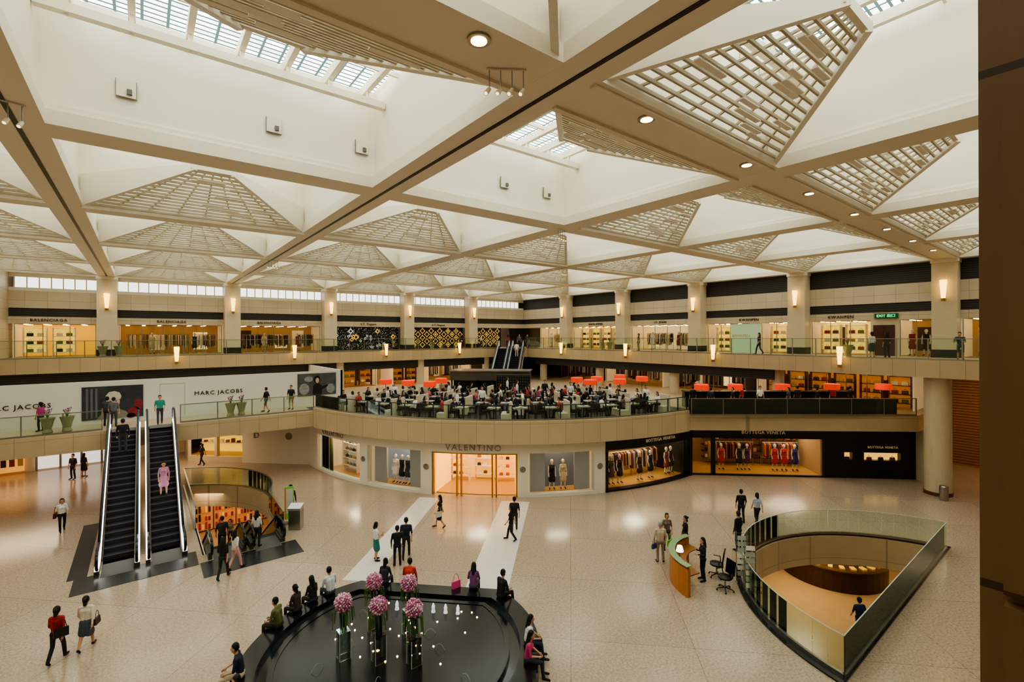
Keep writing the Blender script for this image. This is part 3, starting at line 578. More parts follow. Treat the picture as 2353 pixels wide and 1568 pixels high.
def shop(xf,u0,u1,style,z0=ZU,H=2.45,sign=None,sgm=None,curtain=False):
    D=3.2
    cfg={'clothes':('#8E6838',.4,1.0),'bags':('#E8D070',.6,1.4),'yellow':('#D8A838',.6,1.2),'white':('#D8C49A',.5,1.3),'dark':('#4A3420',.2,.7),'glow':('#B87A30',.35,.9)}
    if style in('mural','lattice'):
        r=empty('decorative_screen','black decorative shop screen with gold diamond pattern' if style=='lattice' else 'black shop screen with white and gold mosaic motifs','panel','decorative shop screens',tuple(xf@Vector(((u0+u1)/2,.3,z0))))
        mb=MB(xf); mb.bx(u0,u1,.3,.4,z0,z0+H,BLK); wchild(mb,'backing',r)
        mb=MB(xf); random.seed(int(u0*10)%97)
        if style=='lattice':
            G=M('#E8B83C',.4,em=.8,name='gold_lit'); k=0; u=u0+.45
            while u<u1-.2:
                for j in range(3):
                    z=z0+.45+j*.8+(.4 if k%2 else 0)
                    if z>z0+H-.3: continue
                    for a in range(4):
                        t=a*pi/2+pi/4; mb.box((u+.2*cos(a*pi/2+pi/4),.28,z+.2*sin(a*pi/2+pi/4)),(.52,.04,.035),G,ry=-(t+pi/2))
                    if random.random()<.5: mb.box((u,.28,z),(.16,.04,.16),random.choice((G,WHT)),ry=pi/4)
                u+=.56;k+=1
        else:
            G=M('#E8B83C',.4,em=.6,name='gold_lit'); W_=M('#E4E4E0',.5,em=.3)
            for i in range(6):
                u=random.uniform(u0+.4,u1-.4); z=random.uniform(z0+.5,z0+H-.35); s_=random.uniform(.3,.5); mb.box((u,.28,z),(s_,.04,s_),random.choice((G,W_,G)),ry=pi/4); mb.box((u,.25,z),(s_*.5,.03,s_*.5),BLK,ry=pi/4)
            for i in range(14):
                u=random.uniform(u0+.3,u1-.3); z=random.uniform(z0+.3,z0+H-.3); mb.cyl((u,.27,z),(u,.3,z),.12,.12,W_,14); mb.cyl((u,.25,z),(u,.27,z),.06,.06,BLK,10)
            for i in range(400):
                u=random.uniform(u0+.1,u1-.1); z=random.uniform(z0+.05,z0+H-.05); mb.bx(u,u+.04,.285,.3,z,z+.04,W_)
        wchild(mb,'motifs',r,kind='stuff')
    else:
        bc,em,ce=cfg[style]; B=M(bc,.6,em=em,var=.0)  # emissive back wall carries painted-in shop light
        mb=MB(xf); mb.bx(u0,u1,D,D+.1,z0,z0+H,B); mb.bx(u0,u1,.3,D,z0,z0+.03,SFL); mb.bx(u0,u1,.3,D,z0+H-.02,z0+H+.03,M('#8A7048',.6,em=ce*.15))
        u=u0+.5; LS=M('#FFE4A8',.5,em=12,name='shop_spot')
        while u<u1-.3:
            for yy in (.7,1.7,2.7): mb.bx(u-.11,u+.11,yy-.11,yy+.11,z0+H-.05,z0+H-.02,LS)
            u+=1.05
        for q in range(int((u1-u0)/1.6)):
            if random.random()<.75: mb.bx(u0+.3+q*1.6,u0+1.4+q*1.6,D-.06,D-.01,z0+.3,z0+random.uniform(1.6,2.2),random.choice((WD,M('#F2D890',.6,em=.8),M('#3A2A1C',.5),SHC)))
        mb.bx(u0-.1,u0,.1,D,z0,z0+H,SHC if style!='dark' else WD); mb.bx(u1,u1+.1,.1,D,z0,z0+H,SHC if style!='dark' else WD)
        SHOPW(mb,'lit boutique interior on gallery')
        mb=MB(xf); mb.bx(u0,u1,.12,.14,z0,z0+H,GLS); 
        q=max(2,int((u1-u0)/1.2))
        for i in range(q+1): mb.box((u0+(u1-u0)*i/q,.12,z0+H/2),(.04,.06,H),STEEL)
        if curtain:
            for i in range(int((u1-u0)*.75/.13)): mb.box((u1-.05-i*.13,.2,z0+H/2),(.018,.018,H),M('#A08458',.4,.6))
        WIN(mb,'gallery shop window with steel mullions')
        if style in('clothes','white','dark'):
            u=u0+.4
            while u<u1-1.5:
                w=random.uniform(1.4,2.4); w=min(w,u1-.3-u); garments(xf,u,u+w,random.choice((1.3,2.2)),z0+.03,GARM if style!='white' else ['#E6DFD2','#D9C7A0','#2E2A28','#B8A070','#F0EADC']); u+=w+.5
            if z0==ZU:
                for f_ in (.3,.72):
                    q=xf@Vector((u0+(u1-u0)*f_,.75,z0+.03)); n_=xf.to_3x3()@Vector((0,-1,0)); MQ.append((q,n_,random.choice(['#1A1A1C','#E6DFD2','#3A3A44','#8A2A2A','#C9B890'])))
        if style in('bags','yellow','glow'):
            u=u0+.3
            while u<u1-1.0:
                w=1.25
                r=empty('shelf_unit','backlit shelf unit displaying small handbags','shelf','handbag shelves',tuple(xf@Vector((u+w/2,1.2,z0))))
                mb=MB(xf); mb.bx(u,u+w,1.35,1.4,z0+.3,z0+2.2,M('#F2CC58' if style!='glow' else '#B87228',.6,em=.8 if style!='glow' else .5))
                for k in range(4): mb.bx(u,u+w,1.0,1.4,z0+.3+k*.6,z0+.34+k*.6,WHT if style!='glow' else WD)
                for s_ in(0,w): mb.bx(u+s_-.03,u+s_+.03,1.0,1.4,z0+.03,z0+2.2,WHT if style!='glow' else WD)
                wchild(mb,'frame',r)
                for k in range(3):
                    for j in range(2):
                        c=M(random.choice(['#5A4A22','#8A2A1C','#C09830','#6A7A2A','#2A2622','#D8D0B8','#A04A20']),.5); cx=u+.35+j*.55; z=z0+.34+k*.6
                        mb=MB(xf); mb.prof([(1.12,z),(1.28,z),(1.24,z+.24),(1.16,z+.24)],cx-.18,cx+.18,c); mb.tube([tuple((cx-.08,1.2,z+.24)),(cx-.05,1.2,z+.34),(cx+.05,1.2,z+.34),(cx+.08,1.2,z+.24)],.012,c,4); wchild(mb,'handbag',r)
                u+=w+.35
    if sign: text(sign,.3,xf@Matrix.Translation(((u0+u1)/2 if not sgm else sgm,-.04,z0+2.72)),M('#3A342A',.4,.3,name='sign_bronze') ,'bronze capital letters on gallery shop fascia',sp=1.15)
shop(XL,-7.3,-2.9,'yellow',sign='BALENCIAGA',sgm=-5.5); shop(XL,-1.5,5.5,'clothes',sign='BALENCIAGA',sgm=1.9,curtain=True); shop(XL,6.9,13.9,'clothes',sign='BALENCIAGA',sgm=9.3,curtain=True)
shop(XL,15.3,22.3,'mural',sign='S.T. Dupont'); shop(XL,23.7,30.7,'lattice',sign='S.T. Dupont'); shop(XL,32.1,36.5,'lattice')
shop(XR,3.2,7.7,'white'); shop(XR,9.1,16.1,'yellow',sign='SONIA RYKIEL'); shop(XR,17.5,24.5,'white',sign='ST. JOHN'); shop(XR,25.9,29.6,'bags',sign='KWANPEN',sgm=29.6); shop(XR,30.6,32.9,'bags')
shop(XR,34.3,38.0,'bags',sign='KWANPEN',sgm=36.2); shop(XR,39.6,41.3,'clothes'); shop(XR,42.7,49.5,'clothes')
mb=MB(XR); mb.bx(38.0,39.6,.0,.15,ZU,ZU+2.45,STC); ST('wall_door_bay','stone wall bay with service door',mb,cat='wall')
mb=MB(XR); mb.bx(38.15,39.35,-.05,0,ZU,ZU+2.1,M('#4A2218',.5)); mb.bx(38.73,38.76,-.06,-.05,ZU,ZU+2.1,BLK); ST('door_3','dark red brown double service door',mb,cat='door')
mb=MB(XR); mb.box((38.9,-.12,ZU+2.72),(1.3,.1,.34),M('#0C4A2A',.4,em=.2)); mb.obj('exit_sign','green illuminated emergency exit sign box','sign')
text('EXIT 出口',.24,XR@Matrix.Translation((38.9,-.19,ZU+2.72)),M('#6CF09A',.4,em=1.4),'glowing green exit lettering',name='exit_lettering')
text('KWANPEN',.3,XR@Matrix.Translation((28.9,.05,ZU+1.4)),SGG,'gold letters on shop window wall')
mb=MB(XR); mb.bx(28.0,30.5,.08,.1,ZU,ZU+2.4,M('#AFC8A4',.4,em=.2)); mb.obj('window_screen','pale green frosted shop window panel','panel')
XM=frame(0,46.2,0); XMR=frame(39.4,44,-pi/2)
shop(XM,12.5,15,'white',ZM,2.3); shop(XM,15.4,18.6,'glow',ZM,2.3); shop(XM,20.5,24,'glow',ZM,2.3); shop(XM,24.6,30,'clothes',ZM,2.3)
text('Roger Vivier',.45,XM@Matrix.Translation((13.7,-.05,ZM+1.9)),DK,'script shop name lettering')
shop(XMR,3,9,'dark',ZM,2.3); shop(XMR,10,17,'clothes',ZM,2.3); shop(XMR,18,25,'dark',ZM,2.3); shop(XMR,26,35.8,'glow',ZM,2.3)
mb=MB(); mb.bx(-11,40,49.6,49.8,ZM,6.75,STC) ; 
ST('wall_mid_back','beige wall behind middle level shops',mb,cat='wall')
mb=MB(); mb.cyl((0,0,0),(0,0,2.55),.4,.4,STC,24); rc=mb.obj('round_column','round beige column under gallery','column',group='gallery support columns',loc=(GX(2),45.2,ZM))
for x,y in ((GX(1),45.2),(GX(3),45.2),(35.9,GY(1)),(35.9,GY(2)),(35.9,GY(3)),(35.9,GY(4))): dup(rc,(x,y,ZM))
r=empty('bar_pavilion','black framed bar pavilion with grey steel canopy','bar',None,(24.4,34.2,ZM),-pi/4)
mb=MB(); mb.bx(-3.6,3.4,-.6,1.6,1.1,1.85,M('#6F6B64',.35,.7,var=.2)); mb.bx(-3.7,3.5,-.7,1.7,1.85,1.95,STEEL); mb.obj('canopy',parent=r)
for x in (-3.5,-1.2,1.1,3.3): mb=MB(); mb.bx(x-.06,x+.06,-.5,-.38,0,1.1,BLK); mb.obj('post',parent=r)
mb=MB(); mb.bx(-3.5,3.3,.2,.9,0,1.0,BLK); mb.bx(-3.55,3.35,.1,1,1.0,1.05,STEEL); mb.obj('counter',parent=r)
r=empty('wine_display','black lattice wine bottle display with lit shelves','shelf',None,(24.0,30.6,ZM),-pi/4)
mb=MB(); mb.bx(-1.4,1.4,.1,.5,0,1.75,BLK); mb.obj('cabinet',parent=r)
mb=MB()
for i in range(15): mb.bx(-1.4+i*.2,-1.385+i*.2,.06,.08,.1,1.65,M('#8A8478',.4,.5))
for i in range(8): mb.bx(-1.4,1.4,.06,.08,.1+i*.22,.115+i*.22,M('#8A8478',.4,.5))
mb.obj('lattice',parent=r)
FB=frame(26.8,16.6,-.689,ZM)
mb=MB(FB); mb.bx(1,12.5,3.2,3.8,0,1.05,BLK); mb.bx(.95,12.55,3.12,3.9,1.05,1.1,M('#2A2420',.2)); mb.obj('bar_counter','long black restaurant bar counter','counter')
mb=MB(FB); mb.bx(.3,13.2,.35,.5,0,.95,M('#151A16',.3)); mb.obj('low_partition','low dark partition behind glass balustrade','partition')

# ---------------- FOUNTAIN ----------------
fc=Vector((5.6,12.6))
def pool(R,cut,n=64):
    pts=[]; a0=math.acos(cut/R); base=pi/4
    for i in range(n+1):
        t=base+a0+(2*pi-2*a0)*i/n; pts.append((fc.x+R*cos(t),fc.y+R*sin(t)))
    return pts
fr=empty('fountain','large black granite fountain pool with bench rim','fountain',None,(fc.x,fc.y,0))
mb=MB(); mb.prism(pool(4.1,3.25),0,.45,BLG,[pool(3.55,2.7)]); wchild(mb,'bench_rim',fr)
mb=MB(); mb.prism(pool(3.55,2.7),.0,.3,M('#1A2022',.1,var=.3,vs=6,bump=.2)); wchild(mb,'channel',fr)
mb=MB(); mb.prism(pool(3.25,2.45),.0,.42,BLG,[pool(3.1,2.3)]); wchild(mb,'inner_rim',fr)
WAT=M('#0B0D0E',.2,var=.5,vs=7,bump=1.,name='water')
mb=MB(); mb.prism(pool(3.1,2.3),.3,.40,WAT); wchild(mb,'water',fr)
SPK=M('#FFD890',.5,em=25,name='pool_light'); JET=M('#F2F6F8',.3,em=.4,name='jet_foam'); JET2=M('#A8ACA8',.3,name='jet_stream')
random.seed(5)
D1=Vector((.7071,.7071)); D2=Vector((.7071,-.7071))
for i in range(8):
    p=fc+D1*1.75+D2*(i-3.5)*.4
    mb=MB(); mb.lathe([(.07,0),(.05,.1),(.055,.18),(.02,.28)],JET,(0,0,0),7); mb.obj('water_jet','small foaming white water jet in pool','water jet',group='fountain jets',loc=(p.x,p.y,.405))
for i in range(36):
    a=random.uniform(0,2*pi);r_=random.uniform(.3,2.95); p=fc+Vector((cos(a),sin(a)))*r_
    if (p-fc).dot(D1)>2.1: continue
    mb=MB(); mb.lathe([(0.001,.02),(.02,.015),(.025,0)],SPK,n=8); mb.obj('pool_light','small glowing underwater pool light','light',group='pool lights',loc=(p.x,p.y,.405))
for i in range(10):
    a=i*.63+.2; p=fc-D1*.4+Vector((cos(a),sin(a)))*(1.2+.5*(i%3)); a2=random.uniform(0,6.28); mb=MB()
    mb.tube([(.17*t*cos(a2),.17*t*sin(a2),.16*(1-(t-1)**2)) for t in np.linspace(0,2,7)],.005,JET2,5); mb.obj('water_arc','thin arching water spout in pool','water jet',group='fountain spouts',loc=(p.x,p.y,.405))
PET=M('#DB92B4',.6,var=.45,vs=30,name='pink_petals'); PET2=M('#F0D4D6',.6); PET3=M('#B8608E',.6); LEAF=M('#4C6B25',.6,var=.3,vs=20,name='leaf')
def flower(x,y):
    r=empty('flower_arrangement','pink hydrangea ball in glass vase on clear pedestal','flowers','fountain flowers',(x,y,.41))
    mb=MB(); 
    for a,b,c,d in ((-.15,.15,-.15,-.14),(-.15,.15,.14,.15),(-.15,-.14,-.15,.15),(.14,.15,-.15,.15)): mb.bx(a,b,c,d,0,.72,ACR)
    mb.bx(-.15,.15,-.15,.15,.72,.74,ACR)
    for a in(-1,1):
        for b in(-1,1): mb.box((a*.15,b*.15,.36),(.012,.012,.72),M('#C8CCC8',.2))
    mb.obj('pedestal',parent=r)
    mb=MB(); mb.lathe([(.09,.74),(.11,1.25),(.10,1.25),(.08,.78)],ACR,n=12); mb.obj('vase',parent=r)
    mb=MB()
    for i in range(14): 
        a=random.uniform(0,6.28); mb.cyl((.05*cos(a),.05*sin(a),.78),(.09*cos(a+.5),.09*sin(a+.5),1.3),.014,.01,LEAF,4)
    for i in range(14):
        a=random.uniform(0,6.28); R_=random.uniform(.2,.28); mb.tube([(.1*cos(a),.1*sin(a),1.32),(R_*cos(a),R_*sin(a),1.3),(R_*1.08*cos(a),R_*1.08*sin(a),random.uniform(.8,1.1))],.012,LEAF,4)
    mb.obj('stems',parent=r)
    mb=MB()
    for i in range(170):
        z=1-2*(i+.5)/170; a=i*2.39996; q=sqrt(1-z*z); R_=.215+random.uniform(-.02,.02)
        mb.sph((R_*q*cos(a),R_*q*sin(a),1.5+R_*z),random.uniform(.026,.038),random.choice((PET,PET,PET2,PET3)),6)
    mb.sph((0,0,1.5),.2,PET3,10); mb.obj('flower_ball',parent=r,smooth=True)
for p in ((4.3,13.05),(5.0,12.3),(5.7,11.6),(5.4,13.6),(6.15,12.85)): flower(*p)

NP=stone('brown_granite','#80603F',5,.92,1,1,rough=.5,mort=.008,dark=.25,zoff=.45)
mb=MB(); mb.bx(1.2,2.1,-1.2,.154,0,ZC,NP); ST('wall_pier','brown granite pier',mb,cat='column')
mb=MB(); mb.bx(1.17,1.3,-1.2,.121,8.75,9.62,NP); mb.bx(1.17,1.3,-1.2,.121,7.8,8.73,NP); ST('wall_pier_cladding','brown granite cladding panels',mb,cat='column')

# ---------------- PEOPLE ----------------
def body(pose,lower,sleeve,hair,vox=.013,hands=True,female=False):
    V=Vector; sh=.165 if female else .19
    hz=.92
    L={}
    def legs(a,b): L['L']=a;L['R']=b
    lean=V((0,0,0))
    if pose=='walk':
        hz=.91; legs([V((-.09,0,hz)),V((-.10,-.02,.49)),V((-.10,-.25,.15)),V((-.10,-.16,.03))],[V((.09,0,hz)),V((.10,.15,.51)),V((.10,.22,.10)),V((.10,.39,.045))])
    elif pose=='sit':
        hz=.56; legs([V((-.09,0,hz)),V((-.12,.44,.53)),V((-.12,.46,.09)),V((-.13,.63,.04))],[V((.09,0,hz)),V((.12,.44,.53)),V((.13,.50,.09)),V((.14,.67,.04))]); lean=V((0,.09,0))
    else:
        legs([V((-.09,0,hz)),V((-.11,.03,.50)),V((-.12,-.02,.09)),V((-.14,.15,.035))],[V((.09,0,hz)),V((.11,.02,.50)),V((.12,-.03,.09)),V((.15,.13,.035))])
        if pose=='lean': lean=V((0,.22,-.04))
    P=V((0,0,hz)); N=P+V((0,0,.54))+lean; Ch=P+(N-P)*.7
    SL=P+(N-P)*.87+V((-sh,0,0)); SR=P+(N-P)*.87+V((sh,0,0)); HD=N+V((0,.02,.15))+lean*.3
    A={}
    if pose=='walk': A['L']=[SL,SL+V((-.05,.05,-.27)),SL+V((-.02,.20,-.48))]; A['R']=[SR,SR+V((.05,-.08,-.26)),SR+V((.05,-.13,-.50))]
    elif pose=='phone': A['L']=[SL,SL+V((-.05,.0,-.28)),SL+V((.08,.22,-.30))]; A['R']=[SR,SR+V((.05,.02,-.28)),SR+V((-.07,.24,-.18))]
    elif pose=='sit': A['L']=[SL,SL+V((-.06,.04,-.27)),SL+V((.05,.26,-.36))]; A['R']=[SR,SR+V((.06,.04,-.27)),SR+V((-.05,.26,-.34))]
    elif pose=='lean': A['L']=[SL,SL+V((-.06,.12,-.24)),SL+V((.02,.34,-.20))]; A['R']=[SR,SR+V((.06,.12,-.24)),SR+V((-.02,.34,-.20))]
    else: A['L']=[SL,SL+V((-.06,.0,-.28)),SL+V((-.05,.07,-.52))]; A['R']=[SR,SR+V((.06,.0,-.28)),SR+V((.05,.08,-.52))]
    C=[] # p0,p1,r0,r1,label 0skin 1top 2bottom 3shoe 4hair
    tw=.9 if female else 1
    ll=2 if lower!='dress' else 1
    C.append((P+V((-.07,0,-.02)),P+V((.07,0,-.02)),.112,.112,ll))
    for s_ in(-1,1): C.append((P+V((s_*.05,0,.08)),Ch+V((s_*.075*tw,.0,0)),.098*tw,.112*tw,1))
    C.append((SL+V((.03,0,0)),SR+V((-.03,0,0)),.064,.064,1)); C.append((Ch,N+V((0,0,-.05)),.10,.06,1))
    C.append((N+V((0,0,-.06)),HD,.052,.05,0))
    if female: 
        for s_ in(-1,1): C.append((Ch+V((s_*.06,.08,-.02)),Ch+V((s_*.06,.085,-.03)),.055,.055,1))
    C.append((HD+V((0,0,.045)),HD+V((0,.015,-.05)),.088,.068,0)); C.append((HD+V((0,.088,-.005)),HD+V((0,.10,-.02)),.014,.016,0))
    for s_ in(-1,1): C.append((HD+V((s_*.085,0,.01)),HD+V((s_*.087,-.005,-.02)),.016,.014,0))
    C.append((HD+V((0,-.02,.065)),HD+V((0,-.035,.01)),.094,.088,4))
    if hair=='long':
        C.append((HD+V((0,-.05,.02)),N+V((0,-.10,-.10)),.085,.05,4)); 
        for s_ in(-1,1): C.append((HD+V((s_*.06,-.02,.04)),N+V((s_*.09,-.04,-.02)),.04,.03,4))
    elif hair=='bun': C.append((HD+V((0,-.12,.06)),HD+V((0,-.13,.06)),.045,.045,4)); C.append((HD+V((0,-.04,.0)),N+V((0,-.07,.04)),.07,.05,4))
    elif hair=='bob':
        C.append((HD+V((0,-.04,.02)),N+V((0,-.07,.05)),.085,.065,4))
        for s_ in(-1,1): C.append((HD+V((s_*.065,-.01,.04)),HD+V((s_*.07,-.01,-.06)),.038,.034,4))
    for k in 'LR':
        s_=-1 if k=='L' else 1; a,e,w=A[k]
        C.append((a,e,.052*tw,.042*tw,1)) if sleeve!='none' else C.append((a,e,.048*tw,.038*tw,0))
        C.append((e,w,.040*tw,.028,1 if sleeve=='long' else 0))
        d=(w-e).normalized(); h=w+d*.085; C.append((w,h,.026,.034,0))
        q=L[k]; tl=2 if lower in('pants','shorts') else 0
        C.append((q[0],q[1],.088 if not female else .084,.058,tl)); C.append((q[1],q[2],.056,.036,2 if lower=='pants' else 0))
        C.append((q[2]+V((0,-.02,-.02)),q[3],.045,.036,3))
        if lower=='pants': C.append((q[1],q[2],.060,.052,2))
    if lower in('skirt','dress'):
        lb=2 if lower=='skirt' else 1
        if pose=='sit': C.append((P+V((0,.05,-.01)),P+V((0,.42,-.04)),.15,.14,lb)); 
        else:
            for t in (-1,1): C.append((P+V((t*.04,0,.02)),P+V((t*.08,.03,-.36)),.12,.14,lb))
    mb=MB(); dm=M('#808080')
    for p0,p1,r0,r1,lb in C:
        if (p1-p0).length>1e-3: mb.cyl(p0,p1,r0,r1,dm,14)
        mb.sph(p0,r0,dm,12); mb.sph(p1,r1,dm,12)
    me=mb.mesh('tmp'); o=bpy.data.objects.new('tmp',me); COL.objects.link(o)
    md=o.modifiers.new('r','REMESH'); md.mode='VOXEL'; md.voxel_size=vox
    ms=o.modifiers.new('s','SMOOTH'); ms.factor=.5; ms.iterations=3
    dg=bpy.context.evaluated_depsgraph_get(); dg.update(); res=bpy.data.meshes.new_from_object(o.evaluated_get(dg)); bpy.data.objects.remove(o)
    nf=len(res.polygons); cc=np.empty(nf*3); res.polygons.foreach_get('center',cc); cc=cc.reshape(-1,3)
    best=np.full(nf,1e9); lab=np.zeros(nf,int)
    for p0,p1,r0,r1,lb in C:
        a=np.array(p0);b=np.array(p1)-a; l2=max(b@b,1e-9); t=np.clip(((cc-a)@b)/l2,0,1); dd_=np.linalg.norm(cc-(a+t[:,None]*b),axis=1)-(r0+t*(r1-r0))
        if lb==1 or lb==4: dd_=dd_-.004
        m=dd_<best; best[m]=dd_[m]; lab[m]=lb
    for s_ in(-1,1):
        ey=np.array(HD+V((s_*.034,.083,.018))); m=np.linalg.norm(cc-ey,axis=1)<.017; lab[m]=4
    mo=np.array(HD+V((0,.085,-.055))); m=(np.abs(cc[:,0]-mo[0])<.024)&(np.linalg.norm((cc-mo)[:,1:],axis=1)<.012); lab[m]=5
    vs=[tuple(v.co) for v in res.vertices]; fs=[tuple(p.vertices) for p in res.polygons]; li=[int(x) for x in lab]
    mb=MB(); mb.v=vs; mb.f=fs; mb.m=li; SK6=[M('#80808%d'%i) for i in range(6)]; mb.mats=list(SK6)
    if hands:
        for k in 'LR':
            a,e,w=A[k]; d=(w-e).normalized(); s_=-1 if k=='L' else 1
            sd=d.cross(Vector((s_,0,0))); sd=sd.normalized() if sd.length>.1 else Vector((0,1,0)); nn=d.cross(sd).normalized()
            if nn.x*s_>0: nn=-nn
            h=w+d*.085
            for i in range(4):
                b0=h+sd*(.026-.0175*i)+d*.005; ln=(.07,.078,.072,.055)[i]; m1=b0+d*ln*.55+nn*.006; m2=m1+d*ln*.35+nn*.022
                mb.cyl(b0-d*.02,m1,.009,.0085,SK6[0],6); mb.cyl(m1,m2,.0085,.006,SK6[0],6)
            b0=w+d*.03+sd*.03; m1=b0+d*.03+sd*.02; mb.cyl(b0-sd*.01,m1,.011,.009,SK6[0],6); mb.cyl(m1,m1+d*.03+nn*.01,.009,.007,SK6[0],6)
    me=bpy.data.meshes.new('person'); me.from_pydata(mb.v,[],mb.f)
    for h_ in ('#D2A07C','#888888','#333333','#15120F','#120E0C','#A5564E'): me.materials.append(M(h_,.75))
    me.polygons.foreach_set('material_index',mb.m)
    me.polygons.foreach_set('use_smooth',[True]*len(me.polygons)); me.update()
    return me
BC={}
def person(x,y,z,face,top,bot,pose='stand',lower='pants',sleeve='short',hair='short',h=1.7,label='person',hq=True,skin='#CC9A76',hairc='#120E0C',shoe='#17130F',group=None,female=None):
    if female is None: female=hair!='short'
    k=(pose,lower,sleeve,hair,hq,female)
    if k not in BC: BC[k]=body(pose,lower,sleeve,hair,.014 if hq else .026,hq,female)
    o=mk('person',BC[k],label,'person',group=group,loc=(x,y,z))
    f=Vector(face); o.rotation_euler=(0,0,atan2(f.y,f.x)-pi/2); o.scale=(h/1.79,)*3
    for i,c in enumerate((skin,top,bot,shoe,hairc,'#A5564E')):
        o.material_slots[i].link='OBJECT'; o.material_slots[i].material=M(c,.75)
    return o
AW=(FW.x,FW.y); TO=(-FW.x,-FW.y); RR=(RT.x,RT.y); LL=(-RT.x,-RT.y)
def bag(x,y,z,col,lab='dark leather shoulder bag with strap',s=1.,rz=0):
    mb=MB(); c=M(col,.5); mb.prof([(-.05,0),(.05,0),(.03,.24),(-.03,.24)],-.16,.16,c); mb.tube([(-.12,0,.22),(-.08,0,.42),(0,0,.5),(.08,0,.42),(.12,0,.22)],.01,c,5)
    o=mb.obj('handbag',lab,'bag',loc=(x,y,z),rz=rz); o.scale=(s,)*3; return o
person(-1.95,18.5,0,(.35,.9),'#A01E28','#141414','walk',hair='bun',h=1.62,label='person walking in red shirt and black trousers')
bag(-1.84,18.3,.78,'#16120F',rz=.2)
person(-1.35,18.7,0,(.3,.95),'#E6DAC6','#46525A','walk','skirt','long','bun',1.62,label='person walking in cream blouse and grey skirt'); bag(-1.1,18.65,.7,'#2A2018',rz=1.2,s=.8)
person(-3.05,30.8,0,(.2,-1),'#EEEAE2','#141414','walk',hair='bob',h=1.6,label='person in white shirt walking with shoulder bag'); bag(-3.28,30.75,.7,'#5A1A18',rz=1.4)
person(2.37,20.9,0,(.5,.85),'#16151A','#20222A','walk',hair='long',h=1.64,label='person in black top walking'); 
person(2.85,21.5,0,(.8,.5),'#E8E4E2','#D8A8A0','walk',hair='long',h=1.6,label='person in white top and pink trousers walking')
person(3.9,23.2,.0,AW,'#D8D4CC','#2A2A30','stand',hair='long',h=1.62,label='person in striped top standing on escalator')
person(2.8,25.0,-.6,(0,1),'#2A2A2E','#1A1A1E','stand',hair='short',label='person in dark clothes riding escalator down')
person(4.4,25.8,-1.0,(0,1),'#4A3A34','#1A1A1E','stand',hair='long',h=1.6,label='person riding escalator down in brown top')
person(7.5,18.7,0,(.9,-.2),'#E4E8E4','#2E7A70','phone','skirt','short','bob',1.62,'person in white top and green skirt using phone')
person(8.0,17.75,0,(.3,1),'#15151A','#1A1A1C','stand','pants','long','short',1.65,'person standing in black coat')
person(8.55,18.1,0,(.5,.8),'#1A2438','#1C2030','walk',hair='short',h=1.75,label='person in navy shirt walking')
person(11.2,20.0,0,(-.8,.5),'#17161A','#D8C0A8','walk','dress','short','long',1.62,'person in short black dress walking with tote'); bag(11.05,19.85,.6,'#D8CBB4','cream canvas tote bag')
person(13.0,16.75,0,(-.6,.75),'#121214','#15151A','walk',hair='long',h=1.65,label='person in black walking with backpack')
person(13.7,17.4,0,(.6,.7),'#1A1A1E','#22303E','walk',hair='short',label='person in black shirt and jeans walking')
person(16.5,11.4,0,AW,'#C8BA9E','#8A8272','stand','pants','long','short',1.68,'elderly person in beige jacket standing',hairc='#9A968E'); bag(16.22,11.5,.6,'#283A6A','blue fabric shoulder bag',s=.8)
person(17.7,11.9,0,TO,'#7A6A5C','#4A4034','stand',hair='bob',h=1.6,label='person in brown cardigan holding green bag'); bag(17.55,11.65,.3,'#6AB03A','bright green shopping bag')
person(18.0,11.2,0,LL,'#101012','#101012','stand','pants','long','bun',1.62,'person in black suit at information desk')
person(16.5,9.55,0,LL,'#101012','#101012','phone','pants','long','long',1.66,'person in black suit standing behind desk')
person(20.0,9.95,0,(.1,1),'#15130F','#15130F','stand','pants','long','short',1.72,'person in black uniform beside glass balustrade')
person(23.0,11.3,0,AW,'#141722','#18181C','stand',hair='short',label='person in dark clothes walking away')
person(23.35,10.7,0,AW,'#B8C0D0','#1E2430','walk',hair='bob',h=1.62,label='person in striped top walking away')
person(5.9,25.9,0,AW,'#1A1A1C','#1A1A1C','stand','pants','long','short',1.7,'person in black standing by kiosk')
person(3.3,40.3,0,LL,'#3A3A30','#22201E','walk',hair='bun',h=1.6,label='person walking past lit shop windows')
person(-3.6,41.6,0,TO,'#1A1718','#201A18','stand',hair='short',label='person in dark clothes near entrance')
person(-3.1,41.9,0,AW,'#2A1A18','#1A1A1A','stand','dress','short','long',1.6,'person in dark dress near entrance')
person(23.8,6.7,ZB,AW,'#16284A','#141A2A','walk',hair='short',h=1.75,label='person in navy shirt walking on lower floor')
person(18.0,6.6,ZB,AW,'#B0506A','#2A2A30','walk',hair='bun',h=1.62,label='person in pink top walking on lower floor')
person(4.2,33.6,ZB,TO,'#8A7A6A','#2A2A30','stand',hair='bob',h=1.62,label='person standing on lower floor near shop')
def seatp(x,y,top,bot,lab,f,**k): 
    k.setdefault('h',1.68); person(x,y,.45-.445*k['h']/1.79,f,top,bot,'sit',label=lab,**k)
dg_=(.7071,.7071)
seatp(6.7,15.95,'#2A2C34','#1C2030','person in patterned dark top seated on fountain rim',dg_,hair='bob',h=1.62)
seatp(7.35,15.35,'#C8402E','#1C2030','person in coral red shirt seated on fountain rim',dg_,hair='short',h=1.68)
seatp(9.0,13.75,'#7A4A78','#4A3A50','person in purple top seated on fountain rim',dg_,hair='long',h=1.6)
seatp(9.4,12.7,'#141414','#1A1A1A','person in black seated sideways on fountain rim',(1,.1),hair='short',h=1.7); 
bag(8.55,14.15,.45,'#E0568A','bright pink paper bag on rim')
seatp(3.2,15.55,'#5E6436','#2E2A22','person in olive shirt seated on fountain rim',(-.7,.7),hair='short')
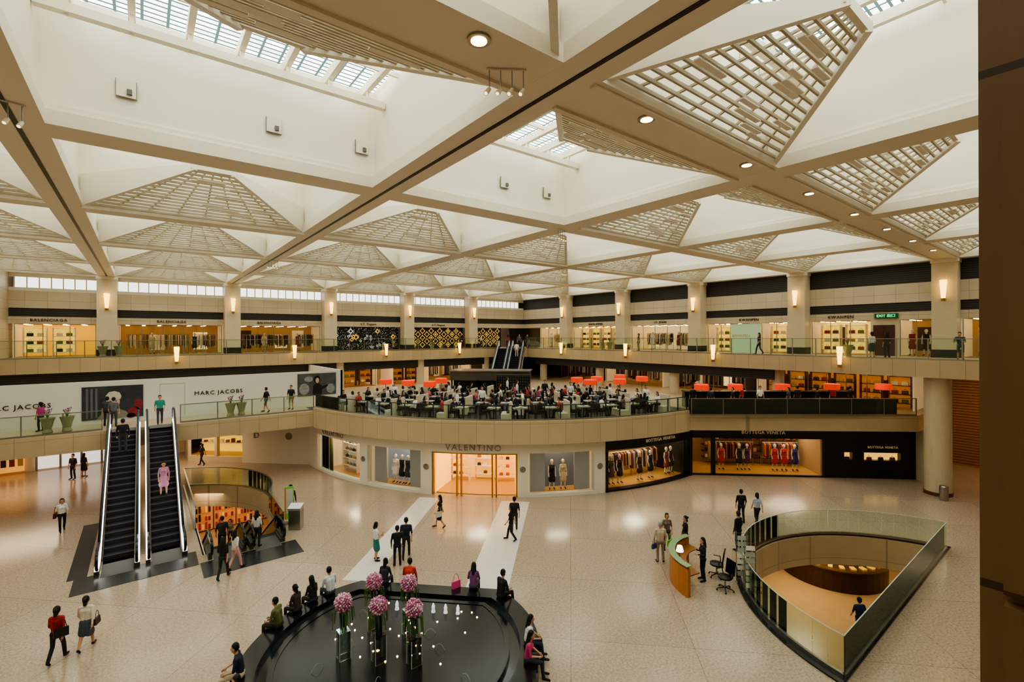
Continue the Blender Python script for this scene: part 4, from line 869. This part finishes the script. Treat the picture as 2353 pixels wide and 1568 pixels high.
seatp(3.85,16.05,'#3A2E2A','#1E1A1C','person in brown patterned top seated on rim',(-.5,.85),hair='bun',h=1.6)
seatp(4.4,16.3,'#17171A','#17171A','person in black seated on fountain rim',(-.35,.93),hair='long',h=1.6)
seatp(5.0,16.45,'#D8D8DC','#3A4250','person in light shirt seated on fountain rim',(-.2,.98),hair='short')
seatp(1.95,13.9,'#16203A','#C8B898','person in navy shirt seated hunched on rim',(-.95,.3),hair='short')
seatp(1.8,12.6,'#C8D8DC','#3A4250','person in pale top seated on rim',(-1,0),hair='short')
seatp(8.1,9.75,'#C84078','#22283A','person in pink top seated on rim',(.7,-.7),hair='long',h=1.6)
seatp(8.55,10.3,'#E6E4E0','#22283A','person in white top seated on rim',(.8,-.6),hair='long',h=1.6)
person(-.82,31.0,3.35,(0,1),'#101014','#101014','stand','pants','long','short',1.75,'person in black suit riding escalator')
person(.76,28.1,1.62,(0,-1),'#C98AA8','#C98AA8','stand','dress','short','long',1.65,'person in pink dress riding escalator down')
person(.75,33.9,4.2,(0,-1),'#2A8A7E','#2A2A30','walk',hair='short',h=1.7,label='person in teal shirt stepping onto escalator')
person(-1.3,34.3,4.2,(.3,1),'#6A6A6A','#3A3A3A','stand',hair='short',label='person in checked shirt at escalator top')
person(-1.6,34.9,4.2,(.3,1),'#3A4250','#2A2A2A','stand',hair='short',label='person in grey at escalator top')
person(6.4,34.6,4.2,LL,'#16161A','#5A5A4A','walk','shorts',hair='short',label='person in black top and shorts walking')
person(8.0,34.9,4.2,TO,'#1A1A1E','#8A8270','stand','shorts',hair='short',label='person in black top standing')
person(-4.3,35.2,4.2,LL,'#B0407A','#2A2A2A','stand',hair='bun',h=1.6,label='person in pink top behind planters')
for x,y,f,t,b,p_,lw,hr in ((35.5,9.3,AW,'#E4E0D8','#2A4A48','stand','skirt','bun'),(35.7,8.6,AW,'#1A1A1E','#141418','stand','pants','long'),(36.2,16.4,LL,'#1C1C22','#15151A','walk','pants','long'),(35.6,5.3,(-1,0),'#3A4A5A','#4A5568','lean','shorts','short'),(36.5,27.5,LL,'#2A2018','#1A1A1A','stand','pants','bun'),(31.2,45.8,RR,'#E8E4DC','#2A2A2A','walk','pants','short'),(35.0,43.4,TO,'#4A5A7A','#1A1A1A','stand','pants','short'),(35.8,42.9,TO,'#1A1A1A','#1A1A1A','walk','pants','short'),(34.2,44.6,AW,'#8A3A3A','#1A1A1A','stand','pants','long'),(28.2,45.6,LL,'#2A2A30','#3A3A3A','walk','pants','short')):
    person(x,y,ZU,f,t,b,p_,lw,'short',hr,1.66,'person standing on upper gallery walkway')
person(32.6,40.9,6.85,AW,'#D8D8D4','#C8BEA8','stand',hair='short',label='person in pale clothes on far escalator')
def manne(x,y,z,face,top,bot,lower='dress'):
    o=person(x,y,z,face,top,bot,'stand',lower,'none','short',1.8,'white mannequin dressed in display window',skin='#D8D0C4',hairc='#D8D0C4',shoe='#1A1A1A',female=True,group='window mannequins',hq=False); o.name='mannequin'; o['category']='mannequin'; o.material_slots[5].material=M('#D8D0C4',.75)
for ph,t,b in ((-24.4,'#E8E4DC','#1A1A1C'),(-22.8,'#17171A','#202024'),(-21.4,'#2A3446','#1A2230'),(7.6,'#17171A','#17171A'),(9.8,'#C9B890','#C9B890'),(20,'#6A4A3A','#3A2A20'),(22,'#3A2A24','#3A2A20'),(27,'#4A3A3A','#2A2A2A'),(30,'#2A2426','#2A2426'),(35,'#8A3A2A','#3A3030'),(36.5,'#2A2426','#2A2426')):
    p=PD(17.55,ph); a=radians(ph); d=-FW*cos(a)+RT*sin(a); manne(p[0],p[1],.12,(d.x,d.y),t,b)
for u,t in ((2.4,'#C0392E'),(3.6,'#2A2A30'),(4.1,'#5A2A50'),(5.9,'#C8281E'),(6.5,'#C8281E'),(7.2,'#3A2A7A')):
    q=FR@Vector((u,1.3,.05)); n_=FR.to_3x3()@Vector((0,-1,0)); manne(q.x,q.y,.05,(n_.x,n_.y),t,t)
for q,n_,t in MQ: manne(q.x,q.y,q.z,(n_.x,n_.y),t,t)
garments(FR,1.9,5.0,2.5,.05,['#7A2A22','#3A3A3A','#B8763A','#5A3A5A','#C8A878','#2A2A30']); garments(FR,5.6,8.0,2.5,.05,['#7A2A22','#3A3A3A','#B8763A','#5A3A5A'])
for ph in (24.3,32.5): garments(dframe(16.3,ph),-1.2,1.2,0,.05,['#7A2A22','#3A3A3A','#B8763A','#5A3A5A','#C8A878','#2A2A30'])

# ---------------- RESTAURANT ----------------
random.seed(11)
def table():
    r=empty('restaurant_table','small square restaurant table with pale top','table','restaurant tables',(0,0,-60))
    mb=MB(); mb.box((0,0,.73),(.75,.75,.04),M('#847A6C',.5)); mb.obj('table_top',parent=r)
    mb=MB(); mb.cyl((0,0,.02),(0,0,.71),.035,.035,BLK,8); mb.cyl((0,0,0),(0,0,.02),.22,.22,BLK,12); mb.obj('pedestal',parent=r)
    return r
def chair():
    r=empty('dining_chair','black upholstered dining chair','chair','restaurant chairs',(0,0,-60)); c=M('#1A1716',.6)
    mb=MB(); mb.box((0,0,.43),(.46,.46,.09),c); mb.obj('seat',parent=r)
    mb=MB(); mb.box((0,-.23,.68),(.46,.06,.5),c,rx=.12); mb.obj('backrest',parent=r)
    for a in(-1,1):
        for b in(-1,1): mb=MB(); mb.cyl((a*.19,b*.19,0),(a*.2,b*.2,.4),.016,.022,c,6); mb.obj('leg',parent=r)
    return r
def booth():
    r=empty('banquette','cream leather banquette bench','bench','restaurant banquettes',(0,0,-60)); c=M('#D8CEB6',.5)
    mb=MB(); mb.box((0,0,.25),(1.15,.5,.4),c); mb.obj('seat',parent=r)
    mb=MB(); mb.box((0,-.3,.6),(1.2,.12,1.1),c); mb.obj('backrest',parent=r); return r
TB=table();CH=chair();BO=booth(); fT=fC=fB=True
mb=MB(); mb.lathe([(.0,0),(.11,.0),(.13,.015),(.0,.012)],M('#F4F2EC',.3),n=12); PL=mb.mesh('plate')
mb=MB(); mb.lathe([(.025,0),(.004,.01),(.004,.08),(.035,.11),(.03,.17)],M('#DDE6E6',.1),n=8); WG=mb.mesh('wine_glass')
DC=['#16161A','#1C1C22','#E8E4DE','#16161A','#2A3040','#5A2A2A','#C8C4BC','#3A3A40','#B83A34','#22242C','#F0ECE6','#4A5A6A','#6A5A4A','#C8607A','#101014']
for R,n_,a0,a1 in ((17.5,13,-42,34),(15.4,12,-43,35),(13.3,10,-44,37),(11.2,8,-46,40),(9.1,7,-50,44)):
    for i in range(n_):
        ph=a0+(a1-a0)*(i+.4+.2*random.random())/n_; p=PD(R,ph); an=dang(ph)
        loc=(p[0],p[1],ZM+.015)
        if fT: TB.location=loc; TB.rotation_euler=(0,0,an); fT=False
        else: dup(TB,loc,an)
        t=Vector((cos(an),sin(an)))
        for s_ in(-1,1):
            q=Vector(p)+t*s_*.62
            mk('plate',PL,'round white plate on restaurant table','plate',group='restaurant plates',loc=(p[0]+t.x*s_*.2,p[1]+t.y*s_*.2,ZM+.768))
            face=-t*s_; rz=atan2(face.y,face.x)-pi/2
            if s_>0 and i%2==0:
                qb=Vector(p)+t*.72
                if fB: BO.location=(qb.x,qb.y,ZM+.015); BO.rotation_euler=(0,0,rz); fB=False
                else: dup(BO,(qb.x,qb.y,ZM+.015),rz)
            else:
                if fC: CH.location=(q.x,q.y,ZM+.015); CH.rotation_euler=(0,0,rz); fC=False
                else: dup(CH,(q.x,q.y,ZM+.015),rz)
            if random.random()<.88:
                qq=Vector(p)+t*s_*.66
                person(qq.x,qq.y,ZM+.05,(face.x,face.y),random.choice(DC),random.choice(['#16161A','#22242C','#2A3040']),'sit',hair=random.choice(['short','long','bob','short']),sleeve=random.choice(['short','long']),h=1.68,label='seated person dining at restaurant table',hq=False,group='restaurant diners')
        mk('wine_glass',WG,'small clear stemmed glass on table','glass',group='restaurant glasses',loc=(p[0]+.05,p[1]+.2,ZM+.768))
for ph,R in ((-30,16.4),(-12,16.4),(-8,14.3),(2,10.2),(8,14.3),(20,12.2),(28,14.4),(-22,12.2),(-3,7.4),(14,10.1),(-36,14.3),(33,16.4)):
    p=PD(R,ph); person(p[0],p[1],ZM+.015,random.choice([TO,LL,RR]),random.choice(['#F0ECE6','#16161A','#E8E4DE']),'#16161A','stand',hair='short',sleeve='long',label='waiter standing on restaurant terrace',hq=False,group='restaurant waiters')
RED=M('#E2401C',.5,em=.6,name='red_shade')
r=empty('floor_lamp','floor lamp with wide orange red drum shade','lamp','restaurant lamps',(14.7,34.6,ZM+.015))
mb=MB(); mb.lathe([(.44,1.3),(.47,1.32),(.47,1.66),(.44,1.68)],RED,n=20); mb.obj('lamp_shade',parent=r)
mb=MB(); mb.cyl((0,0,0),(0,0,1.5),.02,.02,BLK,8); mb.obj('pole',parent=r)
mb=MB(); mb.cyl((0,0,0),(0,0,.03),.18,.18,BLK,12); mb.obj('base',parent=r)
for p in ((15.65,32.7),(16.5,30.9),(18.4,32.6),(27,26.25),(26.4,24.3),(28.8,25.8),(31.7,25.8),(28.6,23.3),(31.6,23.5),(29.6,17.2),(31.4,15.8),(33.9,13.85),(36.5,11.8),(39.0,9.6)): dup(r,(p[0],p[1],ZM+.015))
for i in range(10):
    q=FB@Vector((1.2+i*1.15+random.uniform(-.3,.3),random.choice((1.5,2.4)),0)); person(q.x,q.y,ZM,random.choice([TO,AW,RR,LL]),random.choice(DC),'#16161A','stand',hair=random.choice(['short','bob']),h=1.6,label='person at restaurant bar',hq=False,group='bar guests')

# ---------------- DESK, CHAIRS, KIOSK ----------------
r=empty('information_desk','curved honey wood reception desk with glass top','desk',None,(16.9,8.9,0))
mb=MB(); mb.prism(arcpoly(1.82,1.95,75,170),0,1.0,M('#B5702E',.35,var=.2,vs=5)); mb.obj('front_panel',parent=r)
mb=MB(); mb.prism(arcpoly(1.35,1.9,75,170),.72,.76,M('#8A5522',.3)); mb.obj('worktop',parent=r)
mb=MB(); mb.prism(arcpoly(1.75,2.0,75,170),1.08,1.10,M('#8AA07A',.1)); mb.prism(arcpoly(1.85,1.87,75,170),1.0,1.08,STEEL); mb.obj('glass_counter',parent=r)
r=empty('desk_lamp','small white table lamp on information desk','lamp',None,(16.0,10.2,.76))
mb=MB(); mb.lathe([(.07,0),(.08,.02),(.02,.04),(.02,.3)],STEEL,n=12); mb.obj('base',parent=r)
mb=MB(); mb.lathe([(.14,.26),(.09,.46)],M('#FFF2D8',.5,em=2.5),n=14); mb.obj('lamp_shade',parent=r)
def officechair(x,y,rz):
    r=empty('office_chair','black swivel office chair on five star base','chair','office chairs',(x,y,0),rz); 
    mb=MB(); mb.lathe([(.02,-.04),(.24,-.03),(.25,.03),(.02,.05)],BLK,(0,0,.48),16); mb.obj('seat',parent=r)
    mb=MB(); mb.box((0,-.25,.8),(.42,.05,.5),BLK,rx=.15); mb.box((0,-.22,.52),(.06,.04,.3),BLK); mb.obj('backrest',parent=r)
    mb=MB(); mb.cyl((0,0,.1),(0,0,.45),.03,.03,STEEL,8)
    for i in range(5):
        a=i*2*pi/5; mb.cyl((0,0,.12),(.28*cos(a),.28*sin(a),.08),.025,.018,BLK,6); mb.sph((.29*cos(a),.29*sin(a),.035),.035,BLK,8)
    mb.obj('star_base',parent=r)
    for s_ in(-1,1): mb=MB(); mb.tube([(s_*.24,-.12,.5),(s_*.27,-.1,.68),(s_*.27,.14,.68)],.018,BLK,6); mb.obj('armrest',parent=r)
officechair(16.5,8.7,1.2); officechair(17.2,9.4,.4)
for x,y in ((16.9,8.0),(17.5,8.6)):
    r=empty('brochure_rack','tall silver wire brochure rack','rack','brochure racks',(x,y,0),-.8)
    mb=MB()
    for s_ in(-1,1): mb.cyl((s_*.18,0,0),(s_*.18,0,1.9),.012,.012,STEEL,6)
    for i in range(9): mb.cyl((-.18,0,.15+i*.21),(.18,0,.15+i*.21),.008,.008,STEEL,5)
    mb.box((0,0,.02),(.42,.3,.03),STEEL); mb.obj('frame',parent=r)
    mb=MB()
    for i in range(7): mb.box((0,-.05,.35+i*.22),(.3,.02,.15),random.choice((WHT,M('#A8B0A0',.5))),rx=-.25)
    mb.obj('brochures',parent=r)
r=empty('kiosk_stand','silver information lectern stand','kiosk',None,(5.75,24.2,0),-.65)
mb=MB(); mb.box((0,0,.5),(.55,.4,1.0),STEEL); mb.box((0,-.02,1.05),(.6,.45,.12),M('#C8C8C4',.3,.6),rx=.3); mb.obj('body',parent=r)
r=empty('sign_stand','tall narrow green and orange sign stand','sign',None,(5.65,25.1,0),-.3)
mb=MB(); mb.box((0,0,1.0),(.42,.05,1.6),M('#5FA83C',.5,em=.2)); mb.box((0,-.03,1.1),(.34,.01,1.2),M('#C8C6BC',.5)); mb.box((-.17,-.032,1.0),(.06,.01,1.5),M('#E07A28',.5)); mb.obj('panel',parent=r)
mb=MB(); mb.box((0,0,.02),(.5,.35,.04),STEEL); mb.cyl((0,0,0),(0,0,.3),.02,.02,STEEL,8); mb.obj('base',parent=r)
def planter(x,y,z,first=[None]):
    if first[0]: return dup(first[0],(x,y,z))
    r=empty('potted_orchid','pale stone tulip urn planted with pink orchids','plant','gallery planters',(x,y,z)); first[0]=r
    mb=MB(); mb.lathe([(.2,0),(.22,.04),(.16,.2),(.24,.55),(.32,.8),(.28,.8),(.2,.6)],M('#9C9474',.5,var=.15),n=16); mb.obj('urn',parent=r)
    mb=MB(); fl=[]
    for i in range(12):
        a=random.uniform(0,6.28); b_=random.uniform(.03,.2); mb.tube([(0,0,.75),(b_*.6*cos(a),b_*.6*sin(a),.98),(b_*cos(a),b_*sin(a),random.uniform(1.0,1.2))],.012,LEAF,4); fl.append((b_*cos(a),b_*sin(a),random.uniform(1.05,1.25)))
    mb.obj('foliage',parent=r)
    mb=MB()
    for f in fl: mb.sph(f,.035,M('#A8408A',.6),6)
    mb.obj('blossoms',parent=r)
for p in ((-3.95,34.4,ZM),(-3.2,34.4,ZM),(4.35,34.5,ZM),(4.95,34.5,ZM),(-2.3,45.1,ZU),(-1.4,45.1,ZU),(24.4,45.1,ZU),(35.6,10.6,ZU),(35.6,30.2,ZU),(35.6,31.0,ZU)): planter(*p)

# lights
sc.world=bpy.data.worlds.new('w'); sc.world.use_nodes=True; sc.world.node_tree.nodes['Background'].inputs[0].default_value=(.9,.95,1,1); sc.world.node_tree.nodes['Background'].inputs[1].default_value=1
for x in (-6,2,): area(x,40,3.1,4,4,150)
for x in (0,9,18,27): area(x,45.7,6.7,5,.8,70)
for y in (18,26,34): area(37.5,y,6.7,1.2,5,60)
area(37.5,11,6.7,1.2,5,60)
area(42,2,6.6,3,6,200,(1,.74,.42))
for ph in (-38,-22,-7,9,28):
    p=PD(16.8,ph); area(p[0],p[1],2.85,1.2,1.2,50,(1,.86,.64))
area(35,14,2.55,3,2,50,(1,.86,.64))
# camera
cam=bpy.data.cameras.new('camera'); co=bpy.data.objects.new('camera',cam); COL.objects.link(co)
cam.sensor_width=36; cam.lens=1085/2353*36; cam.shift_y=-12/2353; cam.clip_start=.05; cam.clip_end=300
co.matrix_world=Matrix.Translation((0,0,9.2))@Matrix.Rotation(radians(-38),4,'Z')@Matrix.Rotation(radians(90),4,'X')@Matrix.Rotation(-.0034,4,'Z')
sc.camera=co
sc.view_settings.view_transform='AgX'
sc.view_settings.exposure=.18
try: sc.view_settings.look='AgX - Medium High Contrast'
except Exception as e: print(e)
